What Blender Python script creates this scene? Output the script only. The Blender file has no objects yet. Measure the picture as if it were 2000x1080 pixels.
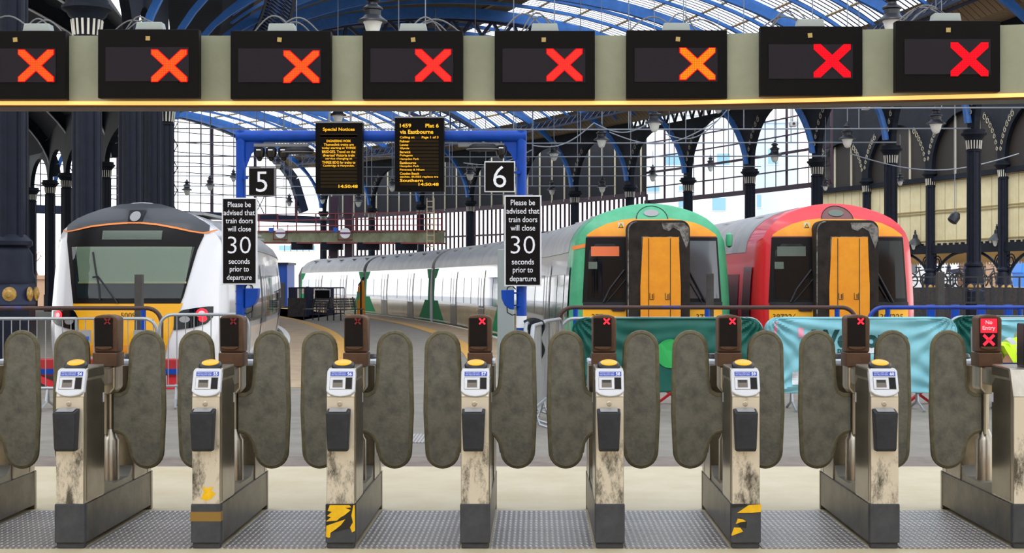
import bpy, bmesh, math, random
from mathutils import Vector, Matrix
from math import pi, sin, cos, radians, sqrt, atan2
random.seed(7)
S = bpy.context.scene
COL = S.collection

# ------------------------------------------------------------------ camera, sky, exposure
F, PX, PY, EYE = 2764.0, 1045.0, 550.0, 1.587
cam = bpy.data.objects.new('camera', bpy.data.cameras.new('camera'))
COL.objects.link(cam)
cam.location = (0, 0, EYE)
cam.rotation_euler = (pi / 2, 0, 0)
cam.data.sensor_width = 36
cam.data.lens = 36 * F / 2000
cam.data.shift_x = -(PX - 1000) / 2000
cam.data.shift_y = (PY - 540) / 2000
cam.data.clip_end = 600
S.camera = cam
w = bpy.data.worlds.new('overcast_sky')
S.world = w
w.use_nodes = True
wn = w.node_tree.nodes
wl = w.node_tree.links
bg = wn['Background']
tc = wn.new('ShaderNodeTexCoord')
sx = wn.new('ShaderNodeSeparateXYZ')
cr = wn.new('ShaderNodeValToRGB')
cr.color_ramp.elements[0].position = 0.0
cr.color_ramp.elements[0].color = (1.0, .98, .95, 1)
cr.color_ramp.elements[1].position = .8
cr.color_ramp.elements[1].color = (.80, .88, 1.0, 1)
wl.new(tc.outputs['Generated'], sx.inputs[0])
wl.new(sx.outputs['Z'], cr.inputs[0])
wl.new(cr.outputs[0], bg.inputs['Color'])
bg.inputs['Strength'].default_value = 2.3
sun = bpy.data.objects.new('soft_sun', bpy.data.lights.new('soft_sun', 'SUN'))
COL.objects.link(sun)
sun.data.energy = 1.6
sun.data.angle = radians(35)
sun.data.color = (1, .93, .82)
sun.rotation_euler = (radians(38), 0, radians(-14))
S.view_settings.view_transform = 'Standard'
S.view_settings.look = 'None'
S.view_settings.gamma = 1
S.view_settings.exposure = 0.0
S.cycles.max_bounces = 7
S.cycles.diffuse_bounces = 4
S.cycles.transparent_max_bounces = 12
S.cycles.sample_clamp_indirect = 6
S.cycles.caustics_reflective = False
S.cycles.caustics_refractive = False


def W(px, py, Y):
    """The place at distance Y that the photograph shows at (px, py)."""
    return Vector(((px - PX) * Y / F, Y, EYE + (PY - py) * Y / F))


# ------------------------------------------------------------------ materials
def C(h):
    h = h.lstrip('#')
    return tuple(((v / 12.92) if v <= .04045 else ((v + .055) / 1.055) ** 2.4) for v in (int(h[i:i + 2], 16) / 255 for i in (0, 2, 4)))


MATS = {}


def mat(name, col, rough=.5, metal=0, col2=None, nscale=8, nlo=.35, nhi=.65, stretch=None, bump=0, bscale=40, coat=0, emit=0, spec=None, ndetail=5):
    m = bpy.data.materials.new(name)
    m.use_nodes = True
    N, L = m.node_tree.nodes, m.node_tree.links
    p = N['Principled BSDF']
    c = C(col)
    p.inputs['Base Color'].default_value = (*c, 1)
    p.inputs['Roughness'].default_value = rough
    p.inputs['Metallic'].default_value = metal
    p.inputs['Coat Weight'].default_value = coat
    p.inputs['Coat Roughness'].default_value = .06
    if spec is not None:
        p.inputs['Specular IOR Level'].default_value = spec
    if emit:
        p.inputs['Emission Color'].default_value = (*c, 1)
        p.inputs['Emission Strength'].default_value = emit
    if col2 or bump:
        t = N.new('ShaderNodeTexCoord')
        src = t.outputs['Object']
        if stretch:
            mp = N.new('ShaderNodeMapping')
            mp.inputs['Scale'].default_value = stretch
            L.new(src, mp.inputs[0])
            src = mp.outputs[0]
    if col2:
        n = N.new('ShaderNodeTexNoise')
        n.inputs['Scale'].default_value = nscale
        n.inputs['Detail'].default_value = ndetail
        n.inputs['Roughness'].default_value = .65
        L.new(src, n.inputs['Vector'])
        r = N.new('ShaderNodeValToRGB')
        r.color_ramp.elements[0].position = nlo
        r.color_ramp.elements[0].color = (*c, 1)
        r.color_ramp.elements[1].position = nhi
        r.color_ramp.elements[1].color = (*C(col2), 1)
        L.new(n.outputs['Fac'], r.inputs[0])
        L.new(r.outputs[0], p.inputs['Base Color'])
    if bump:
        n2 = N.new('ShaderNodeTexNoise')
        n2.inputs['Scale'].default_value = bscale
        n2.inputs['Detail'].default_value = 3
        L.new(src, n2.inputs['Vector'])
        b = N.new('ShaderNodeBump')
        b.inputs['Strength'].default_value = bump
        b.inputs['Distance'].default_value = .02
        L.new(n2.outputs['Fac'], b.inputs['Height'])
        L.new(b.outputs[0], p.inputs['Normal'])
    MATS[name] = m
    return m


def see_through(name, tint, alpha, rough=.03, ior=1.45):
    m = bpy.data.materials.new(name)
    m.use_nodes = True
    N, L = m.node_tree.nodes, m.node_tree.links
    N.remove(N['Principled BSDF'])
    t = N.new('ShaderNodeBsdfTransparent')
    t.inputs[0].default_value = (*C(tint), 1)
    g = N.new('ShaderNodeBsdfGlossy')
    g.inputs['Roughness'].default_value = rough
    f = N.new('ShaderNodeFresnel')
    f.inputs[0].default_value = ior
    ad = N.new('ShaderNodeMath')
    ad.inputs[1].default_value = alpha
    L.new(f.outputs[0], ad.inputs[0])
    x = N.new('ShaderNodeMixShader')
    L.new(ad.outputs[0], x.inputs[0])
    L.new(t.outputs[0], x.inputs[1])
    L.new(g.outputs[0], x.inputs[2])
    L.new(x.outputs[0], N['Material Output'].inputs[0])
    MATS[name] = m
    return m


def dots(name, col, strength, scale, dark=(.02, .001, .001)):
    """LED matrix: round glowing dots on a dark ground, in the object's own metres."""
    m = bpy.data.materials.new(name)
    m.use_nodes = True
    N, L = m.node_tree.nodes, m.node_tree.links
    N.remove(N['Principled BSDF'])
    t = N.new('ShaderNodeTexCoord')
    mp = N.new('ShaderNodeMapping')
    mp.inputs['Scale'].default_value = (scale, scale, scale)
    L.new(t.outputs['Object'], mp.inputs[0])
    fr = N.new('ShaderNodeVectorMath')
    fr.operation = 'FRACTION'
    L.new(mp.outputs[0], fr.inputs[0])
    sb = N.new('ShaderNodeVectorMath')
    sb.operation = 'SUBTRACT'
    sb.inputs[1].default_value = (.5, .5, .5)
    L.new(fr.outputs[0], sb.inputs[0])
    ml = N.new('ShaderNodeVectorMath')
    ml.operation = 'MULTIPLY'
    ml.inputs[1].default_value = (1, 0, 1)
    L.new(sb.outputs[0], ml.inputs[0])
    ln = N.new('ShaderNodeVectorMath')
    ln.operation = 'LENGTH'
    L.new(ml.outputs[0], ln.inputs[0])
    r = N.new('ShaderNodeValToRGB')
    r.color_ramp.elements[0].position = .30
    r.color_ramp.elements[0].color = (*col, 1)
    r.color_ramp.elements[1].position = .62
    r.color_ramp.elements[1].color = (*dark, 1)
    L.new(ln.outputs['Value'], r.inputs[0])
    e = N.new('ShaderNodeEmission')
    e.inputs['Strength'].default_value = strength
    L.new(r.outputs[0], e.inputs[0])
    L.new(e.outputs[0], N['Material Output'].inputs[0])
    MATS[name] = m
    return m


def glow(name, col, strength):
    m = bpy.data.materials.new(name)
    m.use_nodes = True
    N, L = m.node_tree.nodes, m.node_tree.links
    N.remove(N['Principled BSDF'])
    e = N.new('ShaderNodeEmission')
    e.inputs[0].default_value = (*col, 1)
    e.inputs[1].default_value = strength
    L.new(e.outputs[0], N['Material Output'].inputs[0])
    MATS[name] = m
    return m


# steel and gates
mat('steel', '#c9c0ae', .30, .9, '#9a9182', 3, .35, .7, (2, 2, .6))
mat('steel_dark', '#8f877a', .24, 1.0, '#6d665b', 4, .35, .7)
mat('kick_steel', '#675f51', .36, .7, '#39342b', 6, .38, .72, ndetail=8)
mat('recess_steel', '#8a857a', .42, .75)
mat('bumper_rubber', '#46484b', .75, 0, '#36373a', 9)
mat('silver_plastic', '#d3d6dc', .35)
mat('label_blue', '#2f4fb4', .4)
mat('white_print', '#f2f4fa', .5)
mat('black_plastic', '#141315', .35)
mat('ticket_black', '#313236', .6, 0, '#26272a', 14, spec=.3)
mat('ticket_top_lit', '#8d8f93', .3)
mat('slot_bronze', '#6f675c', .45, .4)
mat('reader_yellow', '#fdb804', .35)
mat('paddle', '#7a7667', .8, 0, '#5c5a51', 12, .38, .66, bump=.25, bscale=60, ndetail=10)
mat('paddle_rim', '#746d52', .8, 0, '#595440', 14)
mat('tower_brown', '#5f4532', .5, 0, '#503827', 10, spec=.3)
mat('screen_black', '#151112', .35, spec=.2)
mat('red_x', '#ff2036', .5, emit=1.6)
mat('red_x_dim', '#6e1018', .5, emit=.25)
mat('no_entry_red', '#f01832', .5, emit=.9)
mat('tape_black', '#1a1917', .5)
mat('tape_yellow', '#f4c20c', .5, 0, '#e2ad06', 20)
mat('tape_brown', '#8a6a2c', .5)
# overhead
mat('beam_sage', '#979a84', .5, 0, '#8b8e77', 3)
mat('sign_black', '#0d0a0a', .6, spec=.12)
mat('sign_panel', '#231f26', .6, spec=.15)
mat('gold_sticker', '#b49a5a', .45)
mat('warm_strip', '#ffb868', .5, emit=1.15)
mat('brown_trim', '#3a2b22', .5)
mat('junction_grey', '#a4aeac', .5)
mat('cable_grey', '#77777a', .6)
# station
mat('column_navy', '#1a2030', .5, 0, '#141925', 4, spec=.2)
mat('arcade_navy', '#181f2b', .6, 0, '#10151e', 2, spec=.2)
mat('rib_blue', '#3478cc', .45, 0, '#2a69b8', 3)
mat('rib_dark', '#1d2a45', .5)
mat('fluting_pale', '#d7d4c8', .5)
mat('scroll_cream', '#b5ae98', .6)
mat('gold_rosette', '#c9a252', .45, 0, '#9a7634', 30)
mat('rosette_band', '#24304f', .5)
mat('mullion_plum', '#3b2336', .5)
mat('mullion_pale', '#cfcab4', .5)
mat('purlin_cream', '#c9b68f', .6)
mat('cream_panel', '#f3e8be', .6, 0, '#e8dbab', 2)
mat('cream_moulding', '#a99a6a', .6)
mat('louvre_dark', '#2a241f', .6)
mat('valance_tan', '#b08c5a', .6)
mat('post_blue', '#0648b2', .4, 0, '#053f9c', 6, spec=.3)
mat('gantry_white', '#e9edf4', .5)
mat('notice_black', '#141010', .6, spec=.12)
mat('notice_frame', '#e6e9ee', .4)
mat('board_black', '#0a0706', .6, spec=.1)
mat('board_row', '#2a1f0e', .6, spec=.1)
glow('amber', (1.0, .50, .03), 1.35)
mat('lamp_hood', '#23252c', .4)
mat('lamp_glass', '#e6e9e2', .25)
mat('wire_grey', '#8f97a3', .5)
mat('footbridge_green', '#8d9678', .6, 0, '#6d6a4c', 1.2)
mat('rail_red', '#7c2830', .5)
mat('signal_white', '#fbfbfd', .4)
mat('signal_plum', '#7c3a6c', .5)
# floor
mat('concourse_floor', '#d0c2a4', .55, 0, '#c4b491', 1.5, bump=.02)
mat('brown_band', '#84766a', .7, 0, '#6d6056', 4)
mat('asphalt', '#8f887c', .8, 0, '#787167', 2.2, .3, .7, bump=.1)
mat('tan_paving', '#b59d80', .75, 0, '#a08a6e', 2)
mat('tactile_yellow', '#d9a64e', .7, 0, '#c8923a', 6)
mat('kerb_white', '#ece8e0', .6)
mat('track_bed', '#2c2a2b', .9, 0, '#1b191a', 5)
mat('rail_steel', '#7a7370', .35, .8)
mat('ground_grey', '#b9b7b4', .9)
# trains
mat('train_white', '#f0f1f4', .18, 0, coat=.6)
mat('train_silver', '#e4e4e6', .2, .1, coat=.5)
mat('cream_and_reflection', '#cdbd90', .2, 0, '#bfae80', 1.2, coat=.5)  # cream of a blind bar; on carriage sides, reflected paving painted in
mat('roof_grey', '#a2a2a0', .4, 0, '#86868a', 1.2)
mat('step_grey', '#7d7668', .5)
mat('hood_black', '#34363b', .35, coat=.3)
mat('lamp_box', '#0e0f12', .2)
mat('train_green', '#4eb283', .38, 0, '#3fa274', 3, coat=.15)
mat('train_red', '#d91d2b', .3, 0, coat=.4)
mat('swoosh_green', '#2f9c62', .75, 0, spec=.1)
mat('dome_smoke', '#6e3f3c', .3)
mat('hood_red', '#dc3644', .42, 0, '#d02634', 3)
mat('warning_yellow', '#fdb70d', .4)
mat('warning_orange', '#f7a31a', .5, 0, '#f09616', 4)
mat('gangway_rubber', '#38322c', .8, 0, '#262220', 5, ndetail=8, spec=.2)
mat('scuff_grey', '#8d8a84', .7, 0, '#3f3b36', 7, .42, .58)
mat('glass_dark', '#0d1013', .06, spec=.35)
mat('glass_side', '#8f9aa8', .05, .7)
mat('glass_sheen', '#37424d', .06, spec=1.0)
see_through('cab_glass', '#d3e0d9', .03)
see_through('pane_glass', '#f6fbff', .0, ior=1.08)
mat('blind_cream', '#a3a896', .7)
mat('dest_panel', '#5d6a5e', .4)
mat('dest_orange', '#d4693a', .5, emit=.25)
mat('orange_line', '#f08a3c', .4)
mat('tail_red', '#ff1028', .3, emit=1.2)
glow('tail_core', (1, .42, .45), 1.6)
mat('lens_grey', '#9a9a9a', .25)
mat('rubber_black', '#17171a', .6)
mat('number_dark', '#3a2a10', .5)
mat('door_brown', '#5c3b2b', .4)
mat('bogie_black', '#1c1b1c', .7)
mat('warn_sticker', '#f3e2b4', .5)
# furniture
mat('barrier_steel', '#a9adb0', .38, .6)
mat('handrail_brown', '#4a3028', .5, 0, '#2b3c8c', 1.4, .55, .62)
mat('handrail_blue', '#1f46ae', .4, 0, '#1b3a94', 3)
mat('banner_green', '#0d6558', .6, 0, '#0a584d', 2)
mat('banner_aqua', '#8fcfda', .6, 0, '#7fc2d0', 2)
mat('banner_print', '#0c4a48', .6)
mat('banner_disc', '#2fb45a', .6)
mat('banner_pink', '#e9a0b4', .6)
mat('buffer_red', '#b3262c', .5)
mat('buffer_red2', '#d92a35', .5)
mat('timber_dark', '#4c4a47', .8, 0, '#3b3937', 4)
mat('stripe_white', '#eef1f6', .5)
mat('hi_vis', '#ccf41c', .7)
mat('hi_vis_tape', '#b9bdbd', .3)
mat('skin', '#c58f72', .6)
mat('hair_dark', '#2a211b', .8)
mat('trousers_navy', '#1f3a86', .8)
mat('shoe_black', '#1a1a1a', .6)
mat('bench_black', '#2b2a2c', .5)
mat('bench_slat', '#57514f', .5)
mat('fence_navy', '#25284a', .5)
mat('post_orange', '#f39a12', .5)
mat('hut_blue', '#2b63cf', .5)
mat('brick_dark', '#5b5452', .85, 0, '#45403f', 9)
mat('railing_black', '#1e1f24', .5)
mat('bike_dark', '#3a3a40', .5)
mat('tyre', '#222222', .8)
mat('van_white', '#f0f2f5', .35)
mat('lorry_blue', '#2f86e8', .4)
mat('build_white', '#e9eef2', .8)
mat('build_blue', '#cfdde9', .8)
mat('build_tan', '#b9967a', .8)
mat('window_blue', '#8fc0dd', .2)
mat('build_cream', '#e6dfcf', .8)
mat('twig', '#8a6a63', .9)
mat('cloth_dark', '#20262b', .9)


def glazing(name):
    """Roof sheeting: white translucent strips with dark glazing bars running up the slope."""
    m = bpy.data.materials.new(name)
    m.use_nodes = True
    N, L = m.node_tree.nodes, m.node_tree.links
    N.remove(N['Principled BSDF'])
    uv = N.new('ShaderNodeUVMap')
    s = N.new('ShaderNodeSeparateXYZ')
    L.new(uv.outputs[0], s.inputs[0])
    k = N.new('ShaderNodeMath'); k.operation = 'MULTIPLY'; k.inputs[1].default_value = 1 / .28
    L.new(s.outputs['Y'], k.inputs[0])
    fr = N.new('ShaderNodeMath'); fr.operation = 'FRACT'
    L.new(k.outputs[0], fr.inputs[0])
    g = N.new('ShaderNodeMath'); g.operation = 'GREATER_THAN'; g.inputs[1].default_value = .66
    L.new(fr.outputs[0], g.inputs[0])
    tl = N.new('ShaderNodeBsdfTranslucent'); tl.inputs[0].default_value = (.93, .95, .98, 1)
    tr = N.new('ShaderNodeBsdfTransparent'); tr.inputs[0].default_value = (.95, .97, 1, 1)
    a = N.new('ShaderNodeMixShader'); a.inputs[0].default_value = .45
    L.new(tl.outputs[0], a.inputs[1]); L.new(tr.outputs[0], a.inputs[2])
    d = N.new('ShaderNodeBsdfDiffuse'); d.inputs[0].default_value = (*C('#5f6a80'), 1)
    x = N.new('ShaderNodeMixShader')
    L.new(g.outputs[0], x.inputs[0]); L.new(a.outputs[0], x.inputs[1]); L.new(d.outputs[0], x.inputs[2])
    L.new(x.outputs[0], N['Material Output'].inputs[0])
    MATS[name] = m


def boards(name, c1, c2, pitch, axis='Y', rough=.8, gap=.12, use_uv=True):
    m = bpy.data.materials.new(name)
    m.use_nodes = True
    N, L = m.node_tree.nodes, m.node_tree.links
    p = N['Principled BSDF']
    p.inputs['Roughness'].default_value = rough
    uv = N.new('ShaderNodeUVMap') if use_uv else N.new('ShaderNodeTexCoord')
    s = N.new('ShaderNodeSeparateXYZ')
    L.new(uv.outputs[0] if use_uv else uv.outputs['Object'], s.inputs[0])
    k = N.new('ShaderNodeMath'); k.operation = 'MULTIPLY'; k.inputs[1].default_value = 1 / pitch
    L.new(s.outputs[axis], k.inputs[0])
    fr = N.new('ShaderNodeMath'); fr.operation = 'FRACT'
    L.new(k.outputs[0], fr.inputs[0])
    g = N.new('ShaderNodeMath'); g.operation = 'LESS_THAN'; g.inputs[1].default_value = gap
    L.new(fr.outputs[0], g.inputs[0])
    x = N.new('ShaderNodeMix'); x.data_type = 'RGBA'
    x.inputs['A'].default_value = (*C(c1), 1); x.inputs['B'].default_value = (*C(c2), 1)
    L.new(g.outputs[0], x.inputs['Factor'])
    L.new(x.outputs['Result'], p.inputs['Base Color'])
    MATS[name] = m


glazing('roof_glazing')
boards('roof_boards', '#8a7757', '#3a3026', .3)
boards('roof_boards_dark', '#2c2f38', '#171920', .4)
boards('boards_navy', '#20242d', '#10131a', .25, 'X')


def tread():
    """Chequer plate: rows of short raised bars, alternately leaning, on steel, their glint painted pale."""
    m = bpy.data.materials.new('tread_plate')
    m.use_nodes = True
    N, L = m.node_tree.nodes, m.node_tree.links
    p = N['Principled BSDF']
    p.inputs['Metallic'].default_value = .35
    p.inputs['Roughness'].default_value = .36
    t = N.new('ShaderNodeTexCoord')
    sp = N.new('ShaderNodeSeparateXYZ')
    L.new(t.outputs['Object'], sp.inputs[0])

    def M(op, a, b=None):
        n = N.new('ShaderNodeMath')
        n.operation = op
        for i, v in enumerate((a, b)):
            if v is None:
                continue
            if isinstance(v, (int, float)):
                n.inputs[i].default_value = v
            else:
                L.new(v, n.inputs[i])
        return n.outputs[0]
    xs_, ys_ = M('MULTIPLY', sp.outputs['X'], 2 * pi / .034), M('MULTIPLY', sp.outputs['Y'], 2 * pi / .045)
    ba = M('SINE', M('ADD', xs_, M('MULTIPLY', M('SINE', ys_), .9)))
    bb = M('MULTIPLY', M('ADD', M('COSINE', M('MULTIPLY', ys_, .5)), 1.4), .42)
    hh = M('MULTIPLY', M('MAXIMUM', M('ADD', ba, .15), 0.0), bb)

    class mx:
        outputs = {'Result': hh}
    b = N.new('ShaderNodeBump'); b.inputs['Strength'].default_value = .9; b.inputs['Distance'].default_value = .006
    L.new(mx.outputs['Result'], b.inputs['Height']); L.new(b.outputs[0], p.inputs['Normal'])
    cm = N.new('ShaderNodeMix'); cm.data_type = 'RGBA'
    cm.inputs['A'].default_value = (*C('#8b847e'), 1); cm.inputs['B'].default_value = (*C('#f6f1ea'), 1)  # bars made paler than the plate for their glint
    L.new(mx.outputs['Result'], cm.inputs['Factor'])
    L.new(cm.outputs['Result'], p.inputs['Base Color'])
    MATS['tread_plate'] = m


def scuffed():
    """Brushed steel face, rubbed bare and dirty where bags and wheels knock it."""
    m = mat('steel_scratched', '#cdc3ae', .36, .55)
    N, L = m.node_tree.nodes, m.node_tree.links
    p = N['Principled BSDF']
    t = N.new('ShaderNodeTexCoord')
    mp = N.new('ShaderNodeMapping')
    mp.inputs['Rotation'].default_value = (0, .6, 0)
    mp.inputs['Scale'].default_value = (1, 1, .45)
    L.new(t.outputs['Object'], mp.inputs[0])
    oi = N.new('ShaderNodeObjectInfo')
    of = N.new('ShaderNodeVectorMath'); of.operation = 'ADD'
    L.new(mp.outputs[0], of.inputs[0]); L.new(oi.outputs['Location'], of.inputs[1])
    a = N.new('ShaderNodeTexNoise'); a.inputs['Scale'].default_value = 40; a.inputs['Detail'].default_value = 12; a.inputs['Roughness'].default_value = .85
    b = N.new('ShaderNodeTexNoise'); b.inputs['Scale'].default_value = 11; b.inputs['Detail'].default_value = 5
    L.new(of.outputs[0], a.inputs['Vector']); L.new(of.outputs[0], b.inputs['Vector'])
    s = N.new('ShaderNodeSeparateXYZ'); L.new(t.outputs['Object'], s.inputs[0])
    z = N.new('ShaderNodeMapRange'); z.inputs['From Min'].default_value = .75; z.inputs['From Max'].default_value = .5
    z.inputs['To Min'].default_value = -.22; z.inputs['To Max'].default_value = .02
    L.new(s.outputs['Z'], z.inputs['Value'])
    s1 = N.new('ShaderNodeMath'); L.new(a.outputs['Fac'], s1.inputs[0]); L.new(b.outputs['Fac'], s1.inputs[1])
    s2 = N.new('ShaderNodeMath'); L.new(s1.outputs[0], s2.inputs[0]); L.new(z.outputs[0], s2.inputs[1])
    r = N.new('ShaderNodeValToRGB')
    r.color_ramp.elements[0].position = 1.0; r.color_ramp.elements[0].color = (0, 0, 0, 1)
    r.color_ramp.elements[1].position = 1.12; r.color_ramp.elements[1].color = (1, 1, 1, 1)
    mr = N.new('ShaderNodeMath'); mr.operation = 'MULTIPLY'; mr.inputs[1].default_value = .5
    L.new(s2.outputs[0], mr.inputs[0]); L.new(mr.outputs[0], r.inputs[0])
    r.color_ramp.elements[0].position = .495; r.color_ramp.elements[1].position = .60
    x = N.new('ShaderNodeMix'); x.data_type = 'RGBA'
    x.inputs['A'].default_value = (*C('#dcd4c4'), 1); x.inputs['B'].default_value = (*C('#57534a'), 1)
    L.new(r.outputs[0], x.inputs['Factor']); L.new(x.outputs['Result'], p.inputs['Base Color'])


scuffed()
tread()
for nm, cc, st in (('led_orange', (1.0, .085, .010), 2.0), ('led_red', (1.0, .032, .022), 1.8), ('led_amber', (1.0, .19, .006), 2.1), ('led_crimson', (1.0, .012, .020), 1.5)):
    dots(nm, cc, st, 95, (.62, .01, .012) if nm != 'led_crimson' else (.45, .0, .01))
glow('led_glow_fringe', (1.0, .015, .02), .9)
mat('led_ground', '#221e24', .5)


# ------------------------------------------------------------------ mesh helpers
class MB:
    def __init__(s):
        s.bm = bmesh.new()
        s.uv = None

    def box(s, c, d, rot=None):
        m = Matrix.Translation(Vector(c)) @ (rot or Matrix()) @ Matrix.Diagonal((*d, 1))
        bmesh.ops.create_cube(s.bm, size=1, matrix=m)
        return s

    def b2(s, x0, x1, y0, y1, z0, z1):
        return s.box(((x0 + x1) / 2, (y0 + y1) / 2, (z0 + z1) / 2), (abs(x1 - x0), abs(y1 - y0), abs(z1 - z0)))

    def bar(s, a, b, wd, ht=None, up=(0, 0, 1)):
        a, b = Vector(a), Vector(b)
        d = b - a
        ln = d.length
        if ln < 1e-6:
            return s
        y = d / ln
        u = Vector(up)
        if abs(y.dot(u)) > .99:
            u = Vector((1, 0, 0))
        x = y.cross(u).normalized()
        z = x.cross(y)
        m = Matrix((x, y, z)).transposed().to_4x4()
        m.translation = (a + b) / 2
        bmesh.ops.create_cube(s.bm, size=1, matrix=m @ Matrix.Diagonal((wd, ln, ht or wd, 1)))
        return s

    def tube(s, pts, r, n=8, closed=False):
        pts = [Vector(p) for p in pts]
        rings = []
        N = len(pts)
        prev = None
        for i, p in enumerate(pts):
            if closed:
                t = pts[(i + 1) % N] - pts[i - 1]
            else:
                t = pts[min(i + 1, N - 1)] - pts[max(i - 1, 0)]
            t.normalize()
            if prev is None:
                u = Vector((0, 0, 1)) if abs(t.z) < .9 else Vector((1, 0, 0))
                x = t.cross(u).normalized()
            else:
                x = (prev - t * prev.dot(t)).normalized()
            prev = x
            y = t.cross(x)
            rr = r[i] if isinstance(r, (list, tuple)) else r
            rings.append([s.bm.verts.new(p + (x * cos(2 * pi * k / n) + y * sin(2 * pi * k / n)) * rr) for k in range(n)])
        rng = range(N if closed else N - 1)
        for i in rng:
            a, b = rings[i], rings[(i + 1) % N]
            for k in range(n):
                s.bm.faces.new((a[k], a[(k + 1) % n], b[(k + 1) % n], b[k]))
        if not closed:
            s.bm.faces.new(rings[0][::-1])
            s.bm.faces.new(rings[-1])
        return s

    def lathe(s, prof, c=(0, 0, 0), n=16, m=None):
        """prof: (radius, height) pairs from the bottom up."""
        c = Vector(c)
        rings = []
        for r, z in prof:
            ring = []
            for k in range(n):
                v = Vector((r * cos(2 * pi * k / n), r * sin(2 * pi * k / n), z))
                if m:
                    v = m @ v
                ring.append(s.bm.verts.new(c + v))
            rings.append(ring)
        for a, b in zip(rings, rings[1:]):
            for k in range(n):
                s.bm.faces.new((a[k], a[(k + 1) % n], b[(k + 1) % n], b[k]))
        s.bm.faces.new(rings[0][::-1])
        s.bm.faces.new(rings[-1])
        return s

    def prism(s, poly, a, b, plane='XZ'):
        """poly extruded between a and b along the axis its plane leaves out."""
        def P(u, v, t):
            return {'XZ': (u, t, v), 'YZ': (t, u, v), 'XY': (u, v, t)}[plane]
        A = [s.bm.verts.new(P(u, v, a)) for u, v in poly]
        B = [s.bm.verts.new(P(u, v, b)) for u, v in poly]
        n = len(poly)
        s.bm.faces.new(A[::-1])
        s.bm.faces.new(B)
        for i in range(n):
            s.bm.faces.new((A[i], A[(i + 1) % n], B[(i + 1) % n], B[i]))
        return s

    def grid(s, f, nu, nv, uvf=None):
        g = [[s.bm.verts.new(f(i / nu, j / nv)) for j in range(nv + 1)] for i in range(nu + 1)]
        for i in range(nu):
            for j in range(nv):
                fa = s.bm.faces.new((g[i][j], g[i + 1][j], g[i + 1][j + 1], g[i][j + 1]))
                if uvf:
                    if s.uv is None:
                        s.uv = s.bm.loops.layers.uv.new('UVMap')
                    for lp, (a, b) in zip(fa.loops, ((i, j), (i + 1, j), (i + 1, j + 1), (i, j + 1))):
                        lp[s.uv].uv = uvf(a / nu, b / nv)
        return s

    def text(s, body, size=1, m=None, width=None, height=None, align='CENTER', bold=0, depth=.0):
        cu = bpy.data.curves.new('t', 'FONT')
        cu.body = body
        cu.size = size
        cu.align_x = align
        cu.align_y = 'CENTER'
        cu.resolution_u = 3
        cu.offset = bold
        cu.extrude = depth
        cu.space_line = 1.0
        ob = bpy.data.objects.new('t', cu)
        me = ob.to_mesh()
        xs = [v.co.x for v in me.vertices]
        ys = [v.co.y for v in me.vertices]
        if xs:
            k = 1.0
            ky = None
            if width:
                k = width / (max(xs) - min(xs))
            if height:
                ky = height / (max(ys) - min(ys))
                if not width:
                    k = ky
            mm = (m or Matrix()) @ Matrix.Diagonal((k, ky or k, 1, 1))
            if align == 'CENTER':
                mm = mm @ Matrix.Translation((-(max(xs) + min(xs)) / 2, -(max(ys) + min(ys)) / 2, 0))
            me.transform(mm)
            s.bm.from_mesh(me)
        ob.to_mesh_clear()
        bpy.data.objects.remove(ob)
        bpy.data.curves.remove(cu)
        return s

    def build(s, name, material, parent=None, world=False, smooth=False, bevel=0, solid=0, recalc=True, seg=2):
        if recalc:
            bmesh.ops.recalc_face_normals(s.bm, faces=s.bm.faces)
        if world and parent is not None:
            bmesh.ops.translate(s.bm, vec=-parent.location, verts=s.bm.verts)
        me = bpy.data.meshes.new(name)
        s.bm.to_mesh(me)
        s.bm.free()
        if smooth:
            me.polygons.foreach_set('use_smooth', [True] * len(me.polygons))
            try:
                me.set_sharp_from_angle(angle=radians(smooth if smooth is not True else 40))
            except Exception:
                pass
        me.materials.append(MATS[material])
        o = bpy.data.objects.new(name, me)
        COL.objects.link(o)
        if parent is not None:
            o.parent = parent
        if solid:
            md = o.modifiers.new('solid', 'SOLIDIFY')
            md.thickness = solid
            md.offset = -1
        if bevel:
            md = o.modifiers.new('bevel', 'BEVEL')
            md.width = bevel
            md.segments = seg
            md.limit_method = 'ANGLE'
        return o


def tag(o, label, cat, group=None, kind=None):
    o['label'] = label
    o['category'] = cat
    if group:
        o['group'] = group
    if kind:
        o['kind'] = kind
    return o


def thing(name, label, cat, loc=(0, 0, 0), group=None, rz=0, kind=None):
    o = bpy.data.objects.new(name, None)
    COL.objects.link(o)
    o.location = loc
    o.rotation_euler = (0, 0, rz)
    o.empty_display_size = .1
    return tag(o, label, cat, group, kind)


def struct(o, label=None, cat='structure'):
    o['kind'] = 'structure'
    if label:
        o['label'] = label
    return o


def dup(root, loc=None, label=None, rz=None, scale=None):
    c = root.copy()
    COL.objects.link(c)
    if loc is not None:
        c.location = loc
    if label:
        c['label'] = label
    if rz is not None:
        c.rotation_euler = (0, 0, rz)
    if scale:
        c.scale = (scale,) * 3
    for ch in root.children:
        d = ch.copy()
        COL.objects.link(d)
        d.parent = c
        for g in ch.children:
            e = g.copy()
            COL.objects.link(e)
            e.parent = d
    return c


RX = Matrix.Rotation(pi / 2, 4, 'X')       # text standing up and facing the camera side


def stand(x, y, z, tilt=0):
    return Matrix.Translation((x, y, z)) @ Matrix.Rotation(pi / 2 - tilt, 4, 'X')


def arc(cx, cz, r, a0, a1, n=8):
    return [(cx + r * cos(radians(a0 + (a1 - a0) * i / n)), cz + r * sin(radians(a0 + (a1 - a0) * i / n))) for i in range(n + 1)]


def lerp(tab, x):
    if x <= tab[0][0]:
        return tab[0][1]
    for (a, u), (b, v) in zip(tab, tab[1:]):
        if x <= b:
            return u + (v - u) * (x - a) / (b - a)
    return tab[-1][1]

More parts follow.
